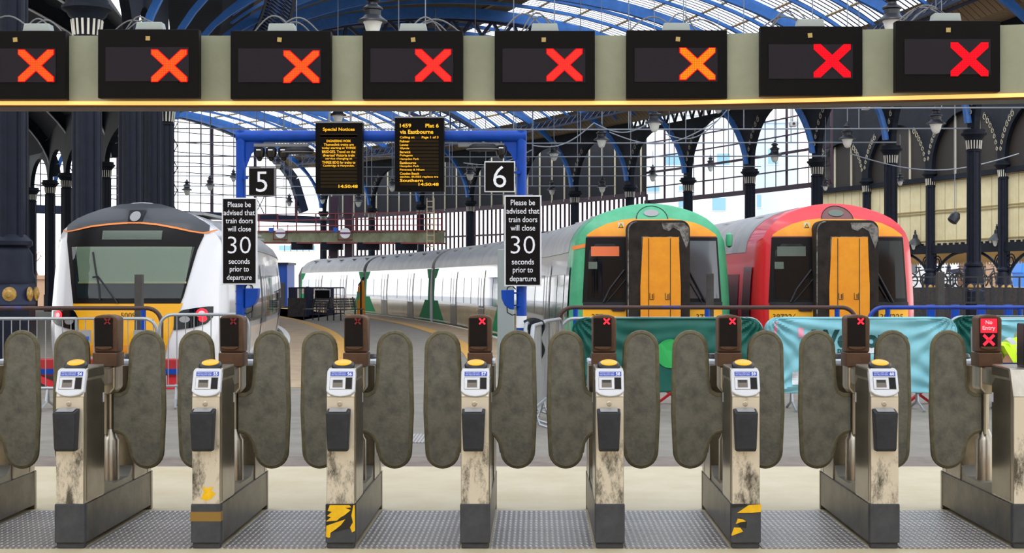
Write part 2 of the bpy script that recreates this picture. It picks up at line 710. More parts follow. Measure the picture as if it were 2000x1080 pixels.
# ------------------------------------------------------------------ tracks and platforms
def mkpath(x0, y0, a, b):
    def P(d):
        return x0 - a * d - b * d * d, y0 + d

    def nrm(d):
        t = Vector((-a - 2 * b * d, 1)).normalized()
        return Vector((t.y, -t.x))          # towards +x
    return P, nrm


A_X, A_Y = -6.36, 22.2
B_X, B_Y = 2.02, 24.5
C_X, C_Y = 5.26, 24.5
pathA = mkpath(A_X, A_Y, .073, .003)
pathB = mkpath(B_X, B_Y, .05, .00306)
pathC = mkpath(C_X, C_Y, .05, .0024)


def off(path, d, o):
    P, n = path
    x, y = P(d)
    v = n(d)
    return Vector((x + v.x * o, y + v.y * o, 0))


def strip(path, o0, o1, d0, d1, z0, z1, n=40):
    """A slab that follows a track between two sideways offsets."""
    b = MB()
    top = lambda u, v, z: off(path, d0 + (d1 - d0) * u, o0 + (o1 - o0) * v) + Vector((0, 0, z))
    b.grid(lambda u, v: top(u, v, z1), n, 1)
    b.grid(lambda u, v: top(u, 0, z1 + (z0 - z1) * v), n, 1)
    b.grid(lambda u, v: top(u, 1, z1 + (z0 - z1) * v), n, 1)
    b.grid(lambda u, v: top(0, u, z1 + (z0 - z1) * v), 1, 1)
    return b


EDGE = 1.50
struct(MB().b2(-40, 45, -45, 12.15, -.3, 0).build('floor', 'concourse_floor'), 'pale beige stone concourse floor')
struct(MB().b2(-40, 45, 12.15, 12.85, -.3, 0).build('trim_1', 'brown_band'), 'brown paved band across the concourse')
struct(MB().b2(-40, 45, 12.85, 20.9, -.95, 0).build('floor_2', 'asphalt'), 'grey asphalt concourse before the buffers')
# island platform between the two tracks it serves
b = MB()


def isl(u, v):
    d = -1.3 + 78 * u
    Y = 20.9 + (d + 1.3)
    pa = off(pathA, Y - A_Y, EDGE)
    pb = off(pathB, Y - B_Y, -EDGE)
    return Vector((pa.x + (pb.x - pa.x) * v, Y + (0), 0))


b.grid(isl, 60, 6)
b.grid(lambda u, v: isl(u, 0) - Vector((0, 0, .95 * v)), 60, 1)
b.grid(lambda u, v: isl(u, 1) - Vector((0, 0, .95 * v)), 60, 1)
struct(b.build('platform_1', 'asphalt'), 'grey asphalt island platform curving away between the trains')
for k, (pa, sg, d0, d1) in enumerate(((pathA, 1, -1.2, 62), (pathB, -1, -3.5, 62))):
    E = lambda o: sg * o
    struct(strip(pa, E(EDGE), E(EDGE + .16), d0, d1, -.2, .012).build('trim_%d' % (2 + k * 4), 'kerb_white'), 'white platform edge')
    struct(strip(pa, E(EDGE + .16), E(EDGE + 1.25), d0, d1, -.1, .006).build('trim_%d' % (3 + k * 4), 'tan_paving'), 'tan platform paving along the edge')
    struct(strip(pa, E(EDGE + 1.25), E(EDGE + 1.62), d0, d1, -.1, .010).build('trim_%d' % (4 + k * 4), 'tactile_yellow'), 'yellow line along the platform')
# far platform of the light train's other side, platform past the red train
struct(MB().b2(-40, -9.6, 20.9, 90, -.95, 0).build('platform_2', 'asphalt'), 'platform behind the white train')
struct(strip(pathC, EDGE, EDGE + 16, -3.6, 70, -.95, 0).build('platform_3', 'asphalt'), 'platform past the red train')
struct(MB().b2(-120, 120, 20.5, 420, -1.15, -.95).build('floor_3', 'track_bed'), 'dark track bed')
struct(MB().b2(-120, 160, 104, 420, -.94, -.4).build('floor_4', 'ground_grey'), 'pale ground outside the station')
# unseen concourse roof and back building, added to cut sky light and reflections
MB_ = MB()
MB_.grid(lambda u, v: Vector((-30 + 60 * u, -20 + 41.5 * v, 9.6 + 1.2 * sin(pi * v))), 4, 12, lambda u, v: (u * 70, v * 41))
struct(MB_.build('ceiling_11', 'roof_glazing', recalc=False), 'unseen glazed concourse roof, added to balance the light')
struct(MB().b2(-32, 42, -20.5, -20, 0, 9.6).build('wall_back', 'build_tan'), 'unseen station building across the concourse back, added to darken reflections')
struct(MB().b2(-32.5, -32, -20, 20, 0, 9.6).build('wall_side', 'build_tan'), 'end wall of the concourse')


# ------------------------------------------------------------------ iron columns
CX0, CY0 = -99.2, 25.0


def ring(R, th):
    return Vector((CX0 + R * cos(radians(th)), CY0 + R * sin(radians(th)), 0))


CAP = 6.95


def column(name, r, hi=CAP, ped=True):
    t = thing(name, 'x', 'column')
    b = MB()
    if ped:
        b.lathe([(r * 1.75, 0), (r * 1.75, 1.0), (r * 1.6, 1.05), (r * 1.6, 1.24)], n=8, m=Matrix.Rotation(pi / 8, 4, 'Z'))
    else:
        b.lathe([(r * 1.5, 0), (r * 1.5, .9)], n=8)
    b.build('pedestal', 'column_navy', t)
    if ped:
        k = r * 1.62
        MB().lathe([(k, 1.24), (k, 1.56)], n=8, m=Matrix.Rotation(pi / 8, 4, 'Z')).build('rosette_band', 'rosette_band', t)
        for i in range(4):
            a = -pi / 2 + i * pi / 2
            for q in (-1, 1):
                c = Vector((cos(a), sin(a), 0)) * (k * .925) + Vector((-sin(a), cos(a), 0)) * q * k * .36 + Vector((0, 0, 1.40))
                m = Matrix.Rotation(a, 4, 'Z') @ Matrix.Rotation(pi / 2, 4, 'Y')
                MB().lathe([(k * .28, 0), (k * .28, .02), (k * .17, .03), (k * .1, .05), (.005, .05)], c, 14, m).build('rosette', 'gold_rosette', t)
        MB().lathe([(r * 1.7, 1.56), (r * 1.7, 1.63), (r * 1.5, 1.72), (r * 1.45, 2.0), (r * 1.2, 2.1), (r * 1.45, 2.14), (r * 1.45, 2.2), (r * 1.05, 2.3)], n=16).build('base_moulding', 'column_navy', t, smooth=True)
    z0 = 2.25 if ped else .9
    b = MB()
    n = 32
    # fluted shaft
    b.lathe([(r * 1.02, z0), (r * 1.0, hi - .78)], n=24)
    for i in range(6):
        a = 2 * pi * i / 6 + pi / 6
        b.tube([(r * cos(a), r * sin(a), z0), (r * .97 * cos(a), r * .97 * sin(a), hi - .78)], r * .22, 8)
    b.build('shaft', 'column_navy', t, smooth=True)
    MB().lathe([(r * .98, hi - .80), (r * 1.2, hi - .78), (r * 1.2, hi - .73), (r * 1.0, hi - .71), (r * 1.15, hi - .38), (r * 1.5, hi - .30), (r * 1.6, hi - .24), (r * 2.0, hi - .18), (r * 2.0, hi - .12), (r * 1.7, hi - .1), (r * 1.7, hi)], n=16).build('capital', 'arcade_navy', t, smooth=True)
    b = MB()
    for i in range(16):
        a = 2 * pi * i / 16
        b.tube([(r * 1.06 * cos(a), r * 1.06 * sin(a), hi - .68), (r * 1.2 * cos(a), r * 1.2 * sin(a), hi - .38)], r * .10, 6)
    b.build('fluting', 'fluting_pale', t)
    return t


G_L, G_R, G_O = 'columns beside the white train', 'columns of the curved arcade', 'columns along the street wall'
near = column('iron_column', .235)
lcols = [((18 - PX) * 21.5 / F, 21.5, 'thick dark iron column with gold rosettes standing before the white train'),
         ((170 - PX) * 27 / F, 27, 'second dark fluted column back from the gold rosette one'),
         ((255 - PX) * 33 / F, 33, 'third dark fluted column back, above the white train cab'),
         ((297 - PX) * 37 / F, 37, 'fourth dark fluted column back, above the white train headlight'),
         ((322 - PX) * 41.5 / F, 41.5, 'fifth dark fluted column back, capital against the bright gable grid')]
first = True
for x, y, lb in lcols:
    o = near if first else dup(near)
    first = False
    o.location = (x, y, 0)
    tag(o, lb, 'column', G_L)
slim = column('slim_iron_column', .20, ped=False)
sl = [((207 - PX) * 63.5 / F, 63.5, 'slim far column with pale fluted capital between the thick columns'),
      ((130 - PX) * 70 / F, 70, 'slim far column, nearest to the white cab of three in the bright opening'),
      ((98 - PX) * 75 / F, 75, 'slim far column, middle of three in the bright opening'),
      ((62 - PX) * 81 / F, 81, 'slim far column, next to the thick rosette column')]
for i, (x, y, lb) in enumerate(sl):
    o = slim if i == 0 else dup(slim)
    o.location = (x, y, 0)
    tag(o, lb, 'column', 'far slim columns')
    o.scale = (1.15, 1.15, 1) if i else (1, 1, 1)
RA, RL, RB = 117.4, 89.8, 124.0
TH_A = [12.3 + 2.97 * i for i in range(12)]
la = ['rosette column beyond the No Entry gate, first of the arcade', 'column directly behind the red train\'s rounded shoulder', 'column rising over the middle of the red train roof', 'column over the gap between the green and red trains', 'column over the green train\'s far roof edge', 'column just above the green train headlight dome', 'column beside the green train\'s grey roof', 'column beside the tall 30 seconds notice of platform 6', 'column behind the platform 6 number sign', 'column below the departures board for Eastbourne', 'far column past the yellow platform post', 'last arcade column by the footbridge']
for i, th in enumerate(TH_A):
    o = dup(near)
    p = ring(RA, th)
    o.location = p
    o.scale = (.95, .95, 1)
    o.rotation_euler = (0, 0, radians(-14 if i == 0 else 0))
    tag(o, 'dark iron ' + la[i], 'column', G_R)
TH_B = [13.9, 16.3, 18.8, 21.2, 23.2]
lo = ['at the frame edge by the blue lorry', 'between the cream panels beside the blue lorry', 'carrying the scrolled arch above the bicycles', 'between cream panels over the red train', 'where the cream panelling ends at the open arches']
for th, lb in zip(TH_B, lo):
    o = dup(near)
    o.location = ring(RB, th)
    o.scale = (.9, .9, .96)
    tag(o, 'dark street wall column ' + lb, 'column', G_O)


# ------------------------------------------------------------------ arched roof
SPR, RISE = 6.95, 6.8


def vault(th, ph, lower=0.0):
    """A point of the roof: th along the hall in degrees, ph over the arch (0 at the arcade, 180 at the columns by the white train)."""
    r, l = ring(RA, th), ring(RL, th)
    a = radians(ph)
    p = (r + l) / 2 + (r - l) / 2 * cos(a) * (1 - lower / 13.8)
    p.z = SPR + (RISE - lower) * sin(a)
    return p


T0, T1 = 0, 46
ORD = ['first', 'second', 'third', 'fourth', 'fifth', 'sixth', 'seventh', 'eighth', 'ninth', 'tenth']


def shell(name, m, p0, p1, n=8, T0=0, T1=46):
    b = MB()
    b.grid(lambda u, v: vault(T0 + (T1 - T0) * v, p0 + (p1 - p0) * u), n, int(T1 - T0), lambda u, v: (u * 10, (T0 + (T1 - T0) * v) * 1.65))
    return struct(b.build(name, m, smooth=True, recalc=False), 'curved roof')


shell('ceiling_1', 'roof_glazing', 37, 83, 14)
shell('ceiling_2', 'roof_boards', 28.5, 37)
shell('ceiling_3', 'roof_boards_dark', 143, 151.5)
shell('ceiling_8', 'roof_boards', 83, 143, 14, 14, 29)
shell('ceiling_9', 'roof_glazing', 83, 143, 14, 0, 14)  # unseen near bays, glazed all over to let in more light
shell('ceiling_10', 'roof_glazing', 83, 143, 14, 29, 46)
TH_R = [.42 + 2.97 * i for i in range(2, 16)]
G_RIB = 'blue arched ribs'


def sweep_rib(th, dep, wd, p0, p1, n, b=None, lower=.12):
    b = b or MB()
    r, l = ring(RA, th), ring(RL, th)
    side = Vector((-(r - l).y, (r - l).x, 0)).normalized() * wd / 2
    pts = []
    for i in range(n + 1):
        ph = p0 + (p1 - p0) * i / n
        e = min(ph, 180 - ph)
        dd = dep * (.4 + .6 * min(1, max(0, (e - 24) / 20)))
        pts.append((vault(th, ph, lower), vault(th, ph, lower + dd)))
    V = [[b.bm.verts.new(v) for v in (o - side, o + side, q + side, q - side)] for o, q in pts]
    for A, B in zip(V, V[1:]):
        for k in range(4):
            b.bm.faces.new((A[k], A[(k + 1) % 4], B[(k + 1) % 4], B[k]))
    return b


for th in TH_R:
    o = sweep_rib(th, .46, .20, 2, 178, 40).build('roof_rib', 'rib_blue')
    k_ = round((th - 12.3) / 2.97)
    tag(o, 'blue rib over the ' + la[k_] if 0 <= k_ < len(la) else 'deep blue iron rib over the tracks, hidden high above the lane signs', 'roof rib', G_RIB)
for th in TH_R[2:]:
    for q in (-1, 1):
        o = sweep_rib(th + q * .99, .14, .12, 30, 150, 30).build('roof_rafter', 'rib_blue')
        tag(o, 'thin blue rafter under the glazing, beside a deep blue rib', 'roof rafter', 'thin blue rafters')
for k_, ph in enumerate((33, 43, 50, 57, 64, 72, 80, 88)):
    b = MB()
    b.tube([vault(8 + 37 * i / 36, ph, .07) for i in range(37)], .06, 4)
    o = b.build('roof_purlin', 'purlin_cream' if 33 < ph < 130 else 'rib_dark')
    tag(o, 'long cream purlin under the roof sheeting, %s up from the street arcade' % ORD[k_], 'purlin', 'roof purlins')


def lattice(f, n, w, bw):
    """Girder of two chords and crossed bars; f(t, s) gives points, s 0..1 across the depth."""
    b = MB()
    for i in range(n):
        t0, t1 = i / n, (i + 1) / n
        for s in (0, 1):
            b.bar(f(t0, s), f(t1, s), w, w)
        b.bar(f(t0, 0), f(t1, 1), bw, bw)
        b.bar(f(t0, 1), f(t1, 0), bw, bw)
    return b


for ph, nm in ((36.5, 'street side'), (143.5, 'column side')):
    o = lattice(lambda t, s: vault(6 + 38 * t, ph, .45 + .95 * s), 110, .10, .05).build('lattice_girder', 'rib_dark')
    tag(o, 'dark lattice girder along the roof slope on the %s' % nm, 'girder', 'lattice girders under the roof')
o = lattice(lambda t, s: vault(21.5, 35 + 110 * t, .5 + 1.3 * s), 26, .22, .13).build('lattice_arch', 'rib_dark')
tag(o, 'dark lattice arch with heavy crossed bars high across the hall', 'arch truss')
o = lattice(lambda t, s: vault(33, 30 + 120 * t, .5 + 1.0 * s), 30, .16, .08).build('lattice_arch', 'rib_dark')
tag(o, 'slimmer dark lattice arch farther along the hall, nearer the gable', 'arch truss')


# arcade of spandrels between columns
def spandrel(p0, p1, z0, ztop, thick, rise=None, n=20):
    """A wall between two columns above cap height, with an arched opening."""
    p0, p1 = Vector((p0.x, p0.y, 0)), Vector((p1.x, p1.y, 0))
    L = (p1 - p0).length
    hw = L / 2 - .24
    rise = rise or hw
    side = Vector((-(p1 - p0).y, (p1 - p0).x, 0)).normalized() * thick / 2
    prof = [(0, z0)] + [(L / 2 - hw * cos(pi * i / n), z0 + rise * sin(pi * i / n)) for i in range(n + 1)] + [(L, z0)]
    b = MB()
    rows = []
    for s, z in prof:
        q = p0 + (p1 - p0) * (s / L)
        rows.append([b.bm.verts.new(q + side * k + Vector((0, 0, zz))) for k, zz in ((-1, z), (1, z), (1, ztop), (-1, ztop))])
    for A, B in zip(rows, rows[1:]):
        for k in range(4):
            try:
                b.bm.faces.new((A[k], A[(k + 1) % 4], B[(k + 1) % 4], B[k]))
            except ValueError:
                pass
    return b


def filigree(p0, p1, z0, hw, L, t, n=7):
    """Small pale scrolls in the corners of an arch."""
    p0, p1 = Vector((p0.x, p0.y, 0)), Vector((p1.x, p1.y, 0))
    d = (p1 - p0).normalized()
    nrm = Vector((d.y, -d.x, 0)) * .2
    for e in (0, 1):
        b = MB()
        for i in range(n):
            a = radians(12 + 44 * i / n)
            s = L / 2 - (hw + .16) * cos(a)
            z = z0 + (hw + .16) * sin(a)
            s = s if e == 0 else L - s
            r = .07 + .05 * (i / n)
            c = p0 + d * s
            for q in (-nrm,):
                b.tube([c + q + d * r * (.6 + .4 * k / 10) * cos(k * pi / 4) + Vector((0, 0, z + r * 1.5 * (.4 + .6 * k / 10) * sin(k * pi / 4))) for k in range(11)], .016, 4)
        b.build('scrollwork', 'scroll_cream', t, world=True)


allA = [9.33, 6.36] + TH_A
allA.sort()
for i, (t0, t1) in enumerate(zip(allA, allA[1:])):
    a, c = ring(RA, t0), ring(RA, t1)
    th = (t0 + t1) / 2
    t = thing('arcade_arch', 'dark arch past the ' + la[i - 2] if i > 1 else 'dark navy arched spandrel of the arcade beyond the frame edge, %s one' % ORD[i], 'arch', ((a + c) / 2).to_tuple(), 'arcade arches over the far side')
    open_top = 20 < th < 27.5
    spandrel(a, c, CAP, 9.95 if open_top else 10.4, .22).build('spandrel', 'arcade_navy', t, world=True)
    L = (c - a).length
    filigree(a, c, CAP, L / 2 - .24, L, t)
    d = (c - a).normalized()
    if open_top:
        b = MB()
        for k in range(7):
            q = a + d * (L * (k + .5) / 7)
            q2 = a + d * (L * (k + 1) / 7)
            b.bar(q + Vector((0, 0, 9.95)), q2 + Vector((0, 0, 10.7)), .09)
            b.bar(a + d * (L * k / 7) + Vector((0, 0, 10.7)), q + Vector((0, 0, 9.95)), .09)
        b.bar(a + Vector((0, 0, 10.7)), c + Vector((0, 0, 10.7)), .16)
        b.build('pierced_band', 'arcade_navy', t, world=True)
lc = [Vector((x, y, 0)) for x, y, _ in lcols] + [ring(RL, 19)] + [Vector((x, y, 0)) for x, y, _ in sl] + [ring(RL, 43)]
for i, (a, c) in enumerate(zip(lc, lc[1:])):
    o = spandrel(a, c, CAP - .1, 10.0, .22, rise=1.5).build('column_arch', 'arcade_navy')
    tag(o, 'dark arched spandrel over the columns behind the white train, %s one back' % ORD[i], 'arch', 'arches on the white train side')
# board closing between the arcade head and the roof
b = MB()
b.grid(lambda u, v: (ring(RA, T0 + 46 * v) + Vector((0, 0, 10.4))) * (1 - u) + vault(T0 + 46 * v, 28.5) * u, 1, 46, lambda u, v: (u, v * 76))
struct(b.build('ceiling_4', 'roof_boards', recalc=False), 'boards over the arcade')
b = MB()
b.grid(lambda u, v: (ring(RL, T0 + 46 * v) + Vector((0, 0, 10.0))) * (1 - u) + vault(T0 + 46 * v, 151.5) * u, 1, 46, lambda u, v: (u, v * 76))
struct(b.build('ceiling_5', 'roof_boards_dark', recalc=False), 'boards over the columns')
# second hall past the columns: dark boarded vault with ribs with lit edges painted white
RM = 63.0


def vault2(th, ph, lower=0.0):
    r, l = ring(RL - .3, th), ring(RM, th)
    a = radians(ph)
    p = (r + l) / 2 + (r - l) / 2 * cos(a) * (1 - lower / 13)
    p.z = SPR + (RISE - lower) * sin(a)
    return p


b = MB()
b.grid(lambda u, v: vault2(0 + 62 * v, 14 + 150 * u), 20, 30, lambda u, v: (u * 10, v * 90))
struct(b.build('ceiling_7', 'roof_boards_dark', smooth=True, recalc=False), 'dark roof of the second hall')
for hi_, th in enumerate((14, 18, 25.7, 30.6, 34.2)):
    t = thing('hall_rib', 'dark arched rib with pale edge in the shadowy second hall, %s one back' % ORD[hi_], 'roof rib', vault2(th, 90).to_tuple(), 'ribs of the second hall')
    b = MB()
    for i in range(24):
        p0, p1 = 2 + 130 * i / 24, 2 + 130 * (i + 1) / 24
        b.bar(vault2(th, p0, .3), vault2(th, p1, .3), .22, .5)
    b.build('web', 'arcade_navy', t, world=True)
    MB().tube([vault2(th - .12, 2 + 130 * i / 30, .58) for i in range(31)], .05, 5).build('lit_edge', 'notice_frame', t, world=True)

# ------------------------------------------------------------------ glazed gable at the far end
gr, gl = ring(RA, 46.2), ring(RL, 46.2)
gt = thing('gable_screen', 'tall arched glazed screen of thin plum bars closing the far end', 'window screen', ((gr + gl) / 2).to_tuple())
gd = (gl - gr).normalized()
gw = (gl - gr).length
ZB = 6.55


def gtop(s):
    k = (s - gw / 2) / (gw / 2)
    return SPR + RISE * sqrt(max(0, 1 - k * k)) - .3


def G(s, z, o=0):
    return gr + gd * s + Vector((-gd.y, gd.x, 0)) * o + Vector((0, 0, z))


b, hv = MB(), MB()
s = 0.7
k = 0
while s < gw - .5:
    if gtop(s) > ZB + .3:
        if k % 4 == 0:
            MB().bar(G(s, ZB), G(s, gtop(s)), .20).build('mullion', 'mullion_plum', gt, world=True)
        else:
            b.bar(G(s, ZB), G(s, gtop(s)), .06)
    s += .95
    k += 1
z = ZB + .75
while z < 13.6:
    kk = sqrt(max(0, 1 - ((z + .3 - SPR) / RISE) ** 2)) * gw / 2
    b.bar(G(gw / 2 - kk, z), G(gw / 2 + kk, z), .055)
    z += .72
b.build('glazing_bars', 'mullion_plum', gt, world=True)
for s0 in (3.6, 11.2, 18.8):
    hv = MB()
    for zz in range(4):
        z0 = ZB + zz * 1.6
        if z0 + 1.6 < gtop(s0) and z0 + 1.6 < gtop(s0 + .95):
            hv.bar(G(s0, z0), G(s0 + .95, z0 + 1.6), .05)
            hv.bar(G(s0 + .95, z0), G(s0, z0 + 1.6), .05)
    hv.build('cross_bracing', 'mullion_plum', gt, world=True)
bb = MB()
for i in range(30):
    s0, s1 = gw * i / 30, gw * (i + 1) / 30
    bb.bar(G(s0, gtop(s0) + .35), G(s1, gtop(s1) + .35), .4, .7)
bb.build('arch_frame', 'rib_dark', gt, world=True)
MB().bar(G(-3, ZB - .15, .05), G(gw + 12, ZB - .15, .05), .35, .55).build('bottom_beam', 'rib_dark', gt, world=True)
MB().grid(lambda u, v: G(gw * (.04 + .92 * u), ZB + (gtop(gw * (.04 + .92 * u)) - ZB) * v, .06), 20, 1).build('glass', 'pane_glass', gt, world=True)

# screens and boards behind the far arcade
RW = RA + 2.2
wl_t = thing('arcade_screen', 'dark boarded wall with pale uprights above a screen of close vertical bars', 'wall screen', ring(RW, 36).to_tuple())
b = MB()
b.grid(lambda u, v: ring(RW, 28 + 18 * u) + Vector((0, 0, 6.6 + 4 * v)), 18, 1, lambda u, v: (u * 36, v))
b.build('boarding', 'boards_navy', wl_t, world=True, solid=.1)
b = MB()
for i in range(27):
    p = ring(RW - .12, 28.2 + 17.6 * i / 26)
    b.bar(p + Vector((0, 0, 6.6)), p + Vector((0, 0, 10.2)), .10)
b.build('pale_uprights', 'mullion_pale', wl_t, world=True)
b = MB()
for i in range(76):
    p = ring(RW, 28 + 18 * i / 75)
    b.bar(p + Vector((0, 0, 3.4)), p + Vector((0, 0, 6.6)), .13)
b.build('screen_bars', 'mullion_plum', wl_t, world=True)
for zz, ww in ((6.6, .3), (4.75, .12), (3.5, .18)):
    b = MB()
    for i in range(18):
        b.bar(ring(RW - .1, 28 + i) + Vector((0, 0, zz)), ring(RW - .1, 29 + i) + Vector((0, 0, zz)), .1, ww)
    b.build('screen_rail', 'mullion_plum', wl_t, world=True)
# glazed bay of the open arches
RG = RA + 2.4
t = thing('glazed_bay', 'plum barred glazing in the bright open arches above the trains', 'window screen', ring(RG, 25).to_tuple())
b = MB()
for i in range(19):
    p = ring(RG, 19.6 + 8.6 * i / 18)
    b.bar(p + Vector((0, 0, 6.15)), p + Vector((0, 0, 11)),   .11 if i % 4 == 0 else .04)
for zz, ww in ((6.15, .24), (7.0, .06), (7.85, .12), (8.7, .06), (9.55, .06)):
    for i in range(8):
        b.bar(ring(RG - .05, 19.6 + 1.075 * i) + Vector((0, 0, zz)), ring(RG - .05, 19.6 + 1.075 * (i + 1)) + Vector((0, 0, zz)), .09, ww)
b.build('glazing_bars', 'mullion_plum', t, world=True)
MB().grid(lambda u, v: ring(RG + .1, 19.6 + 8.6 * u) + Vector((0, 0, 6.2 + 4.8 * v)), 8, 1).build('glass', 'pane_glass', t, world=True)

# street wall: cream panels, dark louvres, beam, valance
for i, (t0, t1) in enumerate(zip([11.5] + TH_B[:-1], TH_B)):
    c = ring(RB + .15, (t0 + t1) / 2)
    t = thing('cream_wall_bay', 'cream panelled wall bay under dark louvres, ' + ['at the frame edge', 'above the blue lorry', 'above the white panels and bicycles', 'above the red train\'s shoulder', 'last of the row, above the red train roof'][i], 'wall panel', c.to_tuple(), 'cream wall bays')
    Q = lambda u, z, o=0: ring(RB + .15 + o, t0 + (t1 - t0) * u) + Vector((0, 0, z))
    MB().grid(lambda u, v: Q(u, 3.25 + 3.0 * v), 4, 1).build('cream_panel', 'cream_panel', t, world=True, solid=.08)
    b = MB()
    for k in range(7):
        b.bar(Q(.02 + .96 * k / 6, 3.3, -.06), Q(.02 + .96 * k / 6, 6.2, -.06), .05, .05)
    for zz in (3.45, 4.72, 4.84, 6.12):
        b.bar(Q(0, zz, -.07), Q(1, zz, -.07), .06, .045)
    b.build('panel_moulding', 'cream_moulding', t, world=True)
    MB().grid(lambda u, v: Q(u, 6.3 + 5.0 * v), 4, 1).build('louvres', 'louvre_dark', t, world=True, solid=.1)
    b = MB()
    for k in (1, 2):
        b.bar(Q(k / 3, 6.4, -.1), Q(k / 3, 9.2, -.1), .11)
    b.build('pale_uprights', 'mullion_pale', t, world=True)
    MB().bar(Q(0, 6.28, -.15), Q(1, 6.28, -.15), .2, .22).build('upper_beam', 'arcade_navy', t, world=True)
    b = MB().bar(Q(0, 3.05, -.15), Q(1, 3.05, -.15), .25, .38)
    for k in range(12):
        b.box(Q((k + .5) / 12, 3.26, -.2), (.14, .14, .14))
    b.build('iron_beam', 'arcade_navy', t, world=True)
    spandrel(ring(RB - .05, t0), ring(RB - .05, t1), 6.67, 11.2, .18).build('arch', 'arcade_navy', t, world=True)
    filigree(ring(RB - .05, t0), ring(RB - .05, t1), 6.67, (ring(RB, t0) - ring(RB, t1)).length / 2 - .24, (ring(RB, t0) - ring(RB, t1)).length, t)
    # timber valance with a toothed edge, behind
    b = MB()
    n = 26
    for k in range(n):
        u0, u1 = k / n, (k + 1) / n
        vs = [b.bm.verts.new(v) for v in (Q(u0, 2.95, 1.0), Q(u1, 2.95, 1.0), Q(u1, 2.5, 1.0), Q((u0 + u1) / 2, 2.36, 1.0), Q(u0, 2.5, 1.0))]
        b.bm.faces.new(vs)
    b.build('valance', 'valance_tan', t, world=True, solid=.04)
    # curved brackets with scroll circles
    L = (Q(1, 0) - Q(0, 0)).length
    for e in (0, 1):
        b = MB()
        pts = []
        for k in range(13):
            a = radians(90 * k / 12)
            s = 2.35 * (1 - cos(a)) / L
            pts.append(Q(s if e == 0 else 1 - s, 1.05 + 1.85 * sin(a), -.1))
        b.tube(pts, .07, 6)
        cc = .42 / L
        for rr in (.30, .17):
            b.tube([Q((cc + rr / L * cos(k * pi / 7)) if e == 0 else 1 - (cc + rr / L * cos(k * pi / 7)), 2.45 + rr * sin(k * pi / 7), -.1) for k in range(14)], .03, 5, True)
        b.build('scrolled_bracket', 'arcade_navy', t, world=True)

# ------------------------------------------------------------------ trains
def secpts(hw, zs):
    return [(-lerp(hw, z), z) for z in zs] + [(lerp(hw, z), z) for z in reversed(zs)]


def loft(path, prof, d0, d1, n):
    b = MB()
    rows = []
    for i in range(n + 1):
        d = d0 + (d1 - d0) * i / n
        rows.append([b.bm.verts.new(off(path, d, o) + Vector((0, 0, z))) for o, z in prof])
    for A, B in zip(rows, rows[1:]):
        for k in range(len(prof) - 1):
            b.bm.faces.new((A[k], A[k + 1], B[k + 1], B[k]))
    b.bm.faces.new(rows[0])
    b.bm.faces.new(rows[-1][::-1])
    return b


def sidepatch(b, path, hw, sd, d0, d1, z0, z1, o=.012, nd=6, nz=5):
    return b.grid(lambda u, v: off(path, d0 + (d1 - d0) * u, sd * (lerp(hw, z0 + (z1 - z0) * v) + o)) + Vector((0, 0, z0 + (z1 - z0) * v)), nd, nz)


def frange(a, b, n):
    return [a + (b - a) * i / n for i in range(n + 1)]


EL = [(-.65, 1.18), (-.3, 1.33), (.1, 1.395), (.6, 1.40), (1.1, 1.40), (1.7, 1.365), (2.1, 1.325), (2.3, 1.29), (2.45, 1.22), (2.58, 1.12), (2.70, .98), (2.80, .80), (2.88, .58), (2.94, .34), (2.965, .14), (2.97, 0)]


